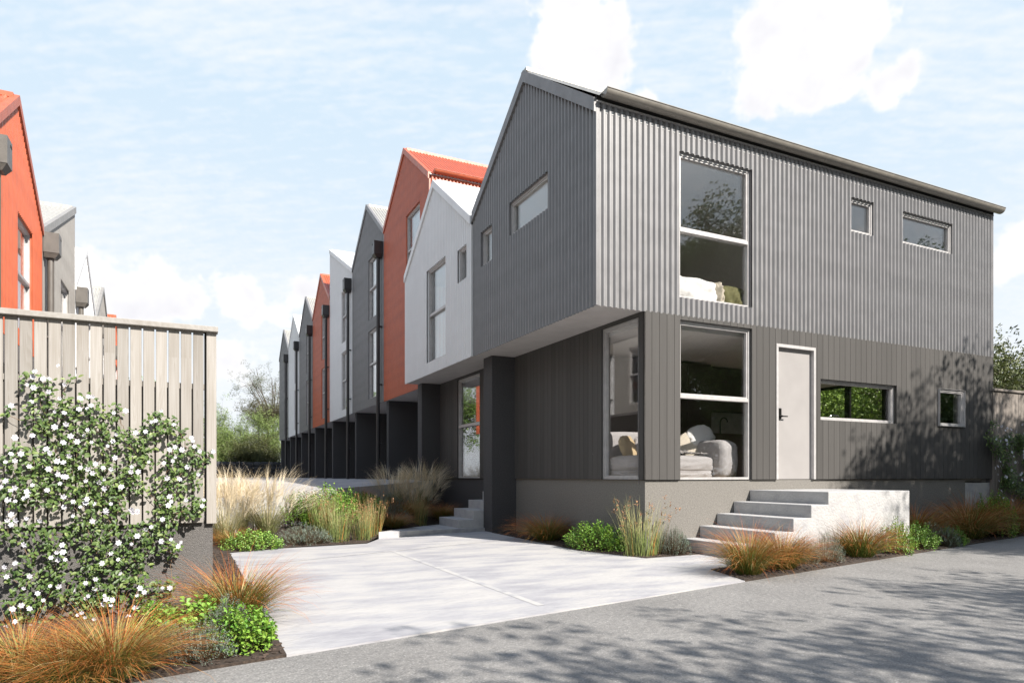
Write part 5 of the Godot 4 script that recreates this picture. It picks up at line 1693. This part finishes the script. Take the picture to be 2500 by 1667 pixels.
func trees() -> void:
	clusters["plane"] = cluster_mesh(201, 24, 0.27, 0.09, 0.075)
	clusters["small"] = cluster_mesh(202, 22, 0.22, 0.085, 0.035)
	clusters["fine"] = cluster_mesh(203, 18, 0.22, 0.14, 0.035)
	clusters["hedge"] = cluster_mesh(204, 24, 0.24, 0.075, 0.045)
	var g := "trees shading the road"
	var LA := Color(0.05, 0.10, 0.018)
	var LB := Color(0.13, 0.20, 0.04)
	# broadleaf trees across the road: they shade road and street front and are mirrored in its panes
	tree("plane_tree", "leafy broadleaf tree across the road, mirrored in the upper street windows", Vector3(12.4, -0.07, 9.6), 3.0, 0.24, Vector3(12.0, 7.6, 9.3), Vector3(4.0, 3.4, 3.0), 38, 14, 9, 0.32, "plane", LA, LB, 301, g)
	tree("plane_tree", "second dense broadleaf tree shading the far end of the street front", Vector3(17.6, -0.07, 8.6), 2.6, 0.22, Vector3(17.0, 6.6, 8.6), Vector3(3.6, 3.6, 3.0), 34, 13, 11, 0.30, "plane", LA, LB, 304, g)
	tree("plane_tree", "low dense broadleaf tree shading the bed beside the street landing", Vector3(12.2, -0.07, 6.9), 1.6, 0.16, Vector3(11.2, 4.2, 6.7), Vector3(2.4, 2.1, 1.7), 24, 11, 8, 0.24, "plane", LA, LB, 305, g)
	tree("plane_tree", "broadleaf tree whose shadow lies across the middle of the road", Vector3(5.6, -0.07, 12.4), 2.8, 0.20, Vector3(5.4, 6.0, 12.0), Vector3(4.2, 1.7, 2.0), 14, 8, 3, 0.30, "plane", LA, LB, 302, g)
	tree("plane_tree", "broadleaf tree whose shadow falls on the road nearest the concrete", Vector3(0.6, -0.07, 13.8), 2.6, 0.18, Vector3(0.2, 5.9, 12.9), Vector3(3.6, 1.7, 2.0), 11, 7, 3, 0.30, "plane", LA, LB, 303, g)
	# the belt of trees along the far side of the road, mirrored in the street windows
	for i in 9:
		var x := -9.0 + 5.5 * i
		tree("roadside_tree", "%s bushy tree in the belt across the road, counted from behind the timber fence" % ["first", "second", "third", "fourth", "fifth", "sixth", "seventh", "eighth", "ninth"][i], Vector3(x, -0.07, 17.5 - 0.2 * x), 1.2, 0.16, Vector3(x, 3.7, 17.5 - 0.2 * x), Vector3(3.5, 3.7, 2.0), 30, 12, 6, 0.42, "plane", LA, LB, 360 + i, "belt of trees across the road", 1.35)
	# far end of the lane
	var e := "trees closing the lane"
	tree("round_hedge", "dense rounded olive-green bush behind the dark stone wall", Vector3(-0.2, 1.0, -48.8), 0.8, 0.06, Vector3(-0.2, 2.5, -48.8), Vector3(2.3, 1.75, 1.6), 30, 14, 4, 0.24, "hedge", Color(0.05, 0.06, 0.016), Color(0.11, 0.12, 0.035), 311, e)
	tree("round_hedge", "dark bush behind the stone wall nearest the timber fence end", Vector3(-2.6, 1.0, -51.5), 1.2, 0.06, Vector3(-2.6, 3.4, -51.5), Vector3(1.7, 2.2, 1.5), 20, 12, 4, 0.24, "hedge", Color(0.04, 0.05, 0.016), Color(0.09, 0.10, 0.03), 312, e)
	var cols := [[-2.55, -49.6, 4.2, 0.75], [-1.1, -50.4, 5.3, 0.95], [0.25, -49.9, 5.5, 1.0], [1.25, -49.6, 5.4, 0.8], [-3.0, -52.6, 7.2, 1.15], [-4.6, -51.0, 6.0, 1.0], [-3.5, -49.0, 3.2, 0.7]]
	for i in cols.size():
		var c: Array = cols[i]
		tree("columnar_shrub", ["small light green columnar shrub by the timber fence end", "light green columnar shrub behind the round bush, near its middle", "tallest light green columnar shrub behind the round bush", "light green columnar shrub touching the last charcoal house", "tall pale green poplar-like tree at the edge of the timber fence", "pale green columnar tree hidden by the timber fence", "low light green columnar shrub behind the feather grass"][i],
			Vector3(c[0], 1.0, c[1]), 0.9, 0.05, Vector3(c[0], 1.0 + c[2] * 0.52, c[1]), Vector3(c[3], c[2] * 0.52, c[3]), 16, 9, 4, 0.16, "small", Color(0.13, 0.20, 0.05), Color(0.26, 0.33, 0.11), 320 + i, e)
	tree("olive_tree", "dark olive-brown round tree above the columnar shrubs at the lane end", Vector3(1.3, 1.0, -53.6), 4.0, 0.14, Vector3(1.2, 6.6, -53.6), Vector3(2.3, 1.55, 1.8), 18, 11, 4, 0.26, "hedge", Color(0.05, 0.052, 0.02), Color(0.11, 0.10, 0.04), 330, e)
	tree("gum_tree", "thin wispy gum tree against the sky at the lane end", Vector3(1.9, 1.0, -56.5), 4.6, 0.13, Vector3(1.0, 9.6, -56.5), Vector3(3.0, 2.6, 1.8), 13, 7, 3, 0.26, "fine", Color(0.11, 0.13, 0.085), Color(0.2, 0.21, 0.15), 331, e)
	var back := [[-9.5, -50.0, 9.0, 3.2], [-13.5, -45.0, 9.5, 3.4], [-6.5, -57.0, 8.5, 3.0]]
	for i in 3:
		var c: Array = back[i]
		tree("broadleaf_tree", "%s green tree behind the left-hand row, mirrored in the garage-house windows" % ["middle", "outermost", "farthest"][i], Vector3(c[0], 1.0, c[1]), 3.0, 0.2, Vector3(c[0], c[2] * 0.68, c[1]), Vector3(c[3], c[2] * 0.36, c[3]), 16, 10, 4, 0.4, "plane", Color(0.09, 0.17, 0.03), Color(0.2, 0.3, 0.06), 340 + i, "trees behind the left-hand row", 1.3)
	# garden behind the house end, seen through the long low window and the glazed doors
	tree("garden_tree", "bright green garden tree seen through the long low window", Vector3(13.0, 0.0, -6.4), 1.4, 0.12, Vector3(13.0, 3.6, -6.2), Vector3(2.8, 2.7, 2.6), 26, 11, 5, 0.30, "plane", Color(0.12, 0.22, 0.03), Color(0.28, 0.40, 0.07), 352, "garden trees behind the house end")
	tree("garden_tree", "pale green garden tree behind the first one through the long low window", Vector3(16.5, 0.0, -9.5), 1.6, 0.12, Vector3(16.5, 4.6, -9.5), Vector3(3.0, 3.6, 2.8), 20, 10, 5, 0.34, "plane", Color(0.12, 0.22, 0.03), Color(0.28, 0.40, 0.07), 353, "garden trees behind the house end")
	# behind the dark fence
	tree("olive_tree", "bushy narrow-leaved tree rising above the dark fence at the house end", Vector3(12.4, 0.0, -2.4), 1.6, 0.12, Vector3(12.6, 3.15, -2.4), Vector3(2.7, 1.55, 1.4), 34, 14, 4, 0.20, "small", Color(0.06, 0.08, 0.025), Color(0.16, 0.185, 0.07), 350, "trees behind the dark fence")

# ---------------------------------------------------------------- build
func _ready() -> void:
	rng.seed = 1
	make_camera()
	make_sky()
	make_sun()
	make_materials()
	paving()
	corner_house()
	second_house()
	rows()
	steps("street_steps", "pale concrete steps and landing up to the grey front door", 1.55, 0.3417, [0.192, 0.37, 0.548, 0.726, 0.904], 4.69, -0.035, 1.42, 0.0)
	steps("entry_steps", "shaded concrete steps beside the dark corner fin", -0.227, 0.34, [0.24, 0.42, 0.60, 0.78], 0.862, -5.83, -4.70, 0.06)
	fences()
	interiors()
	planting()
	vines()
	trees()
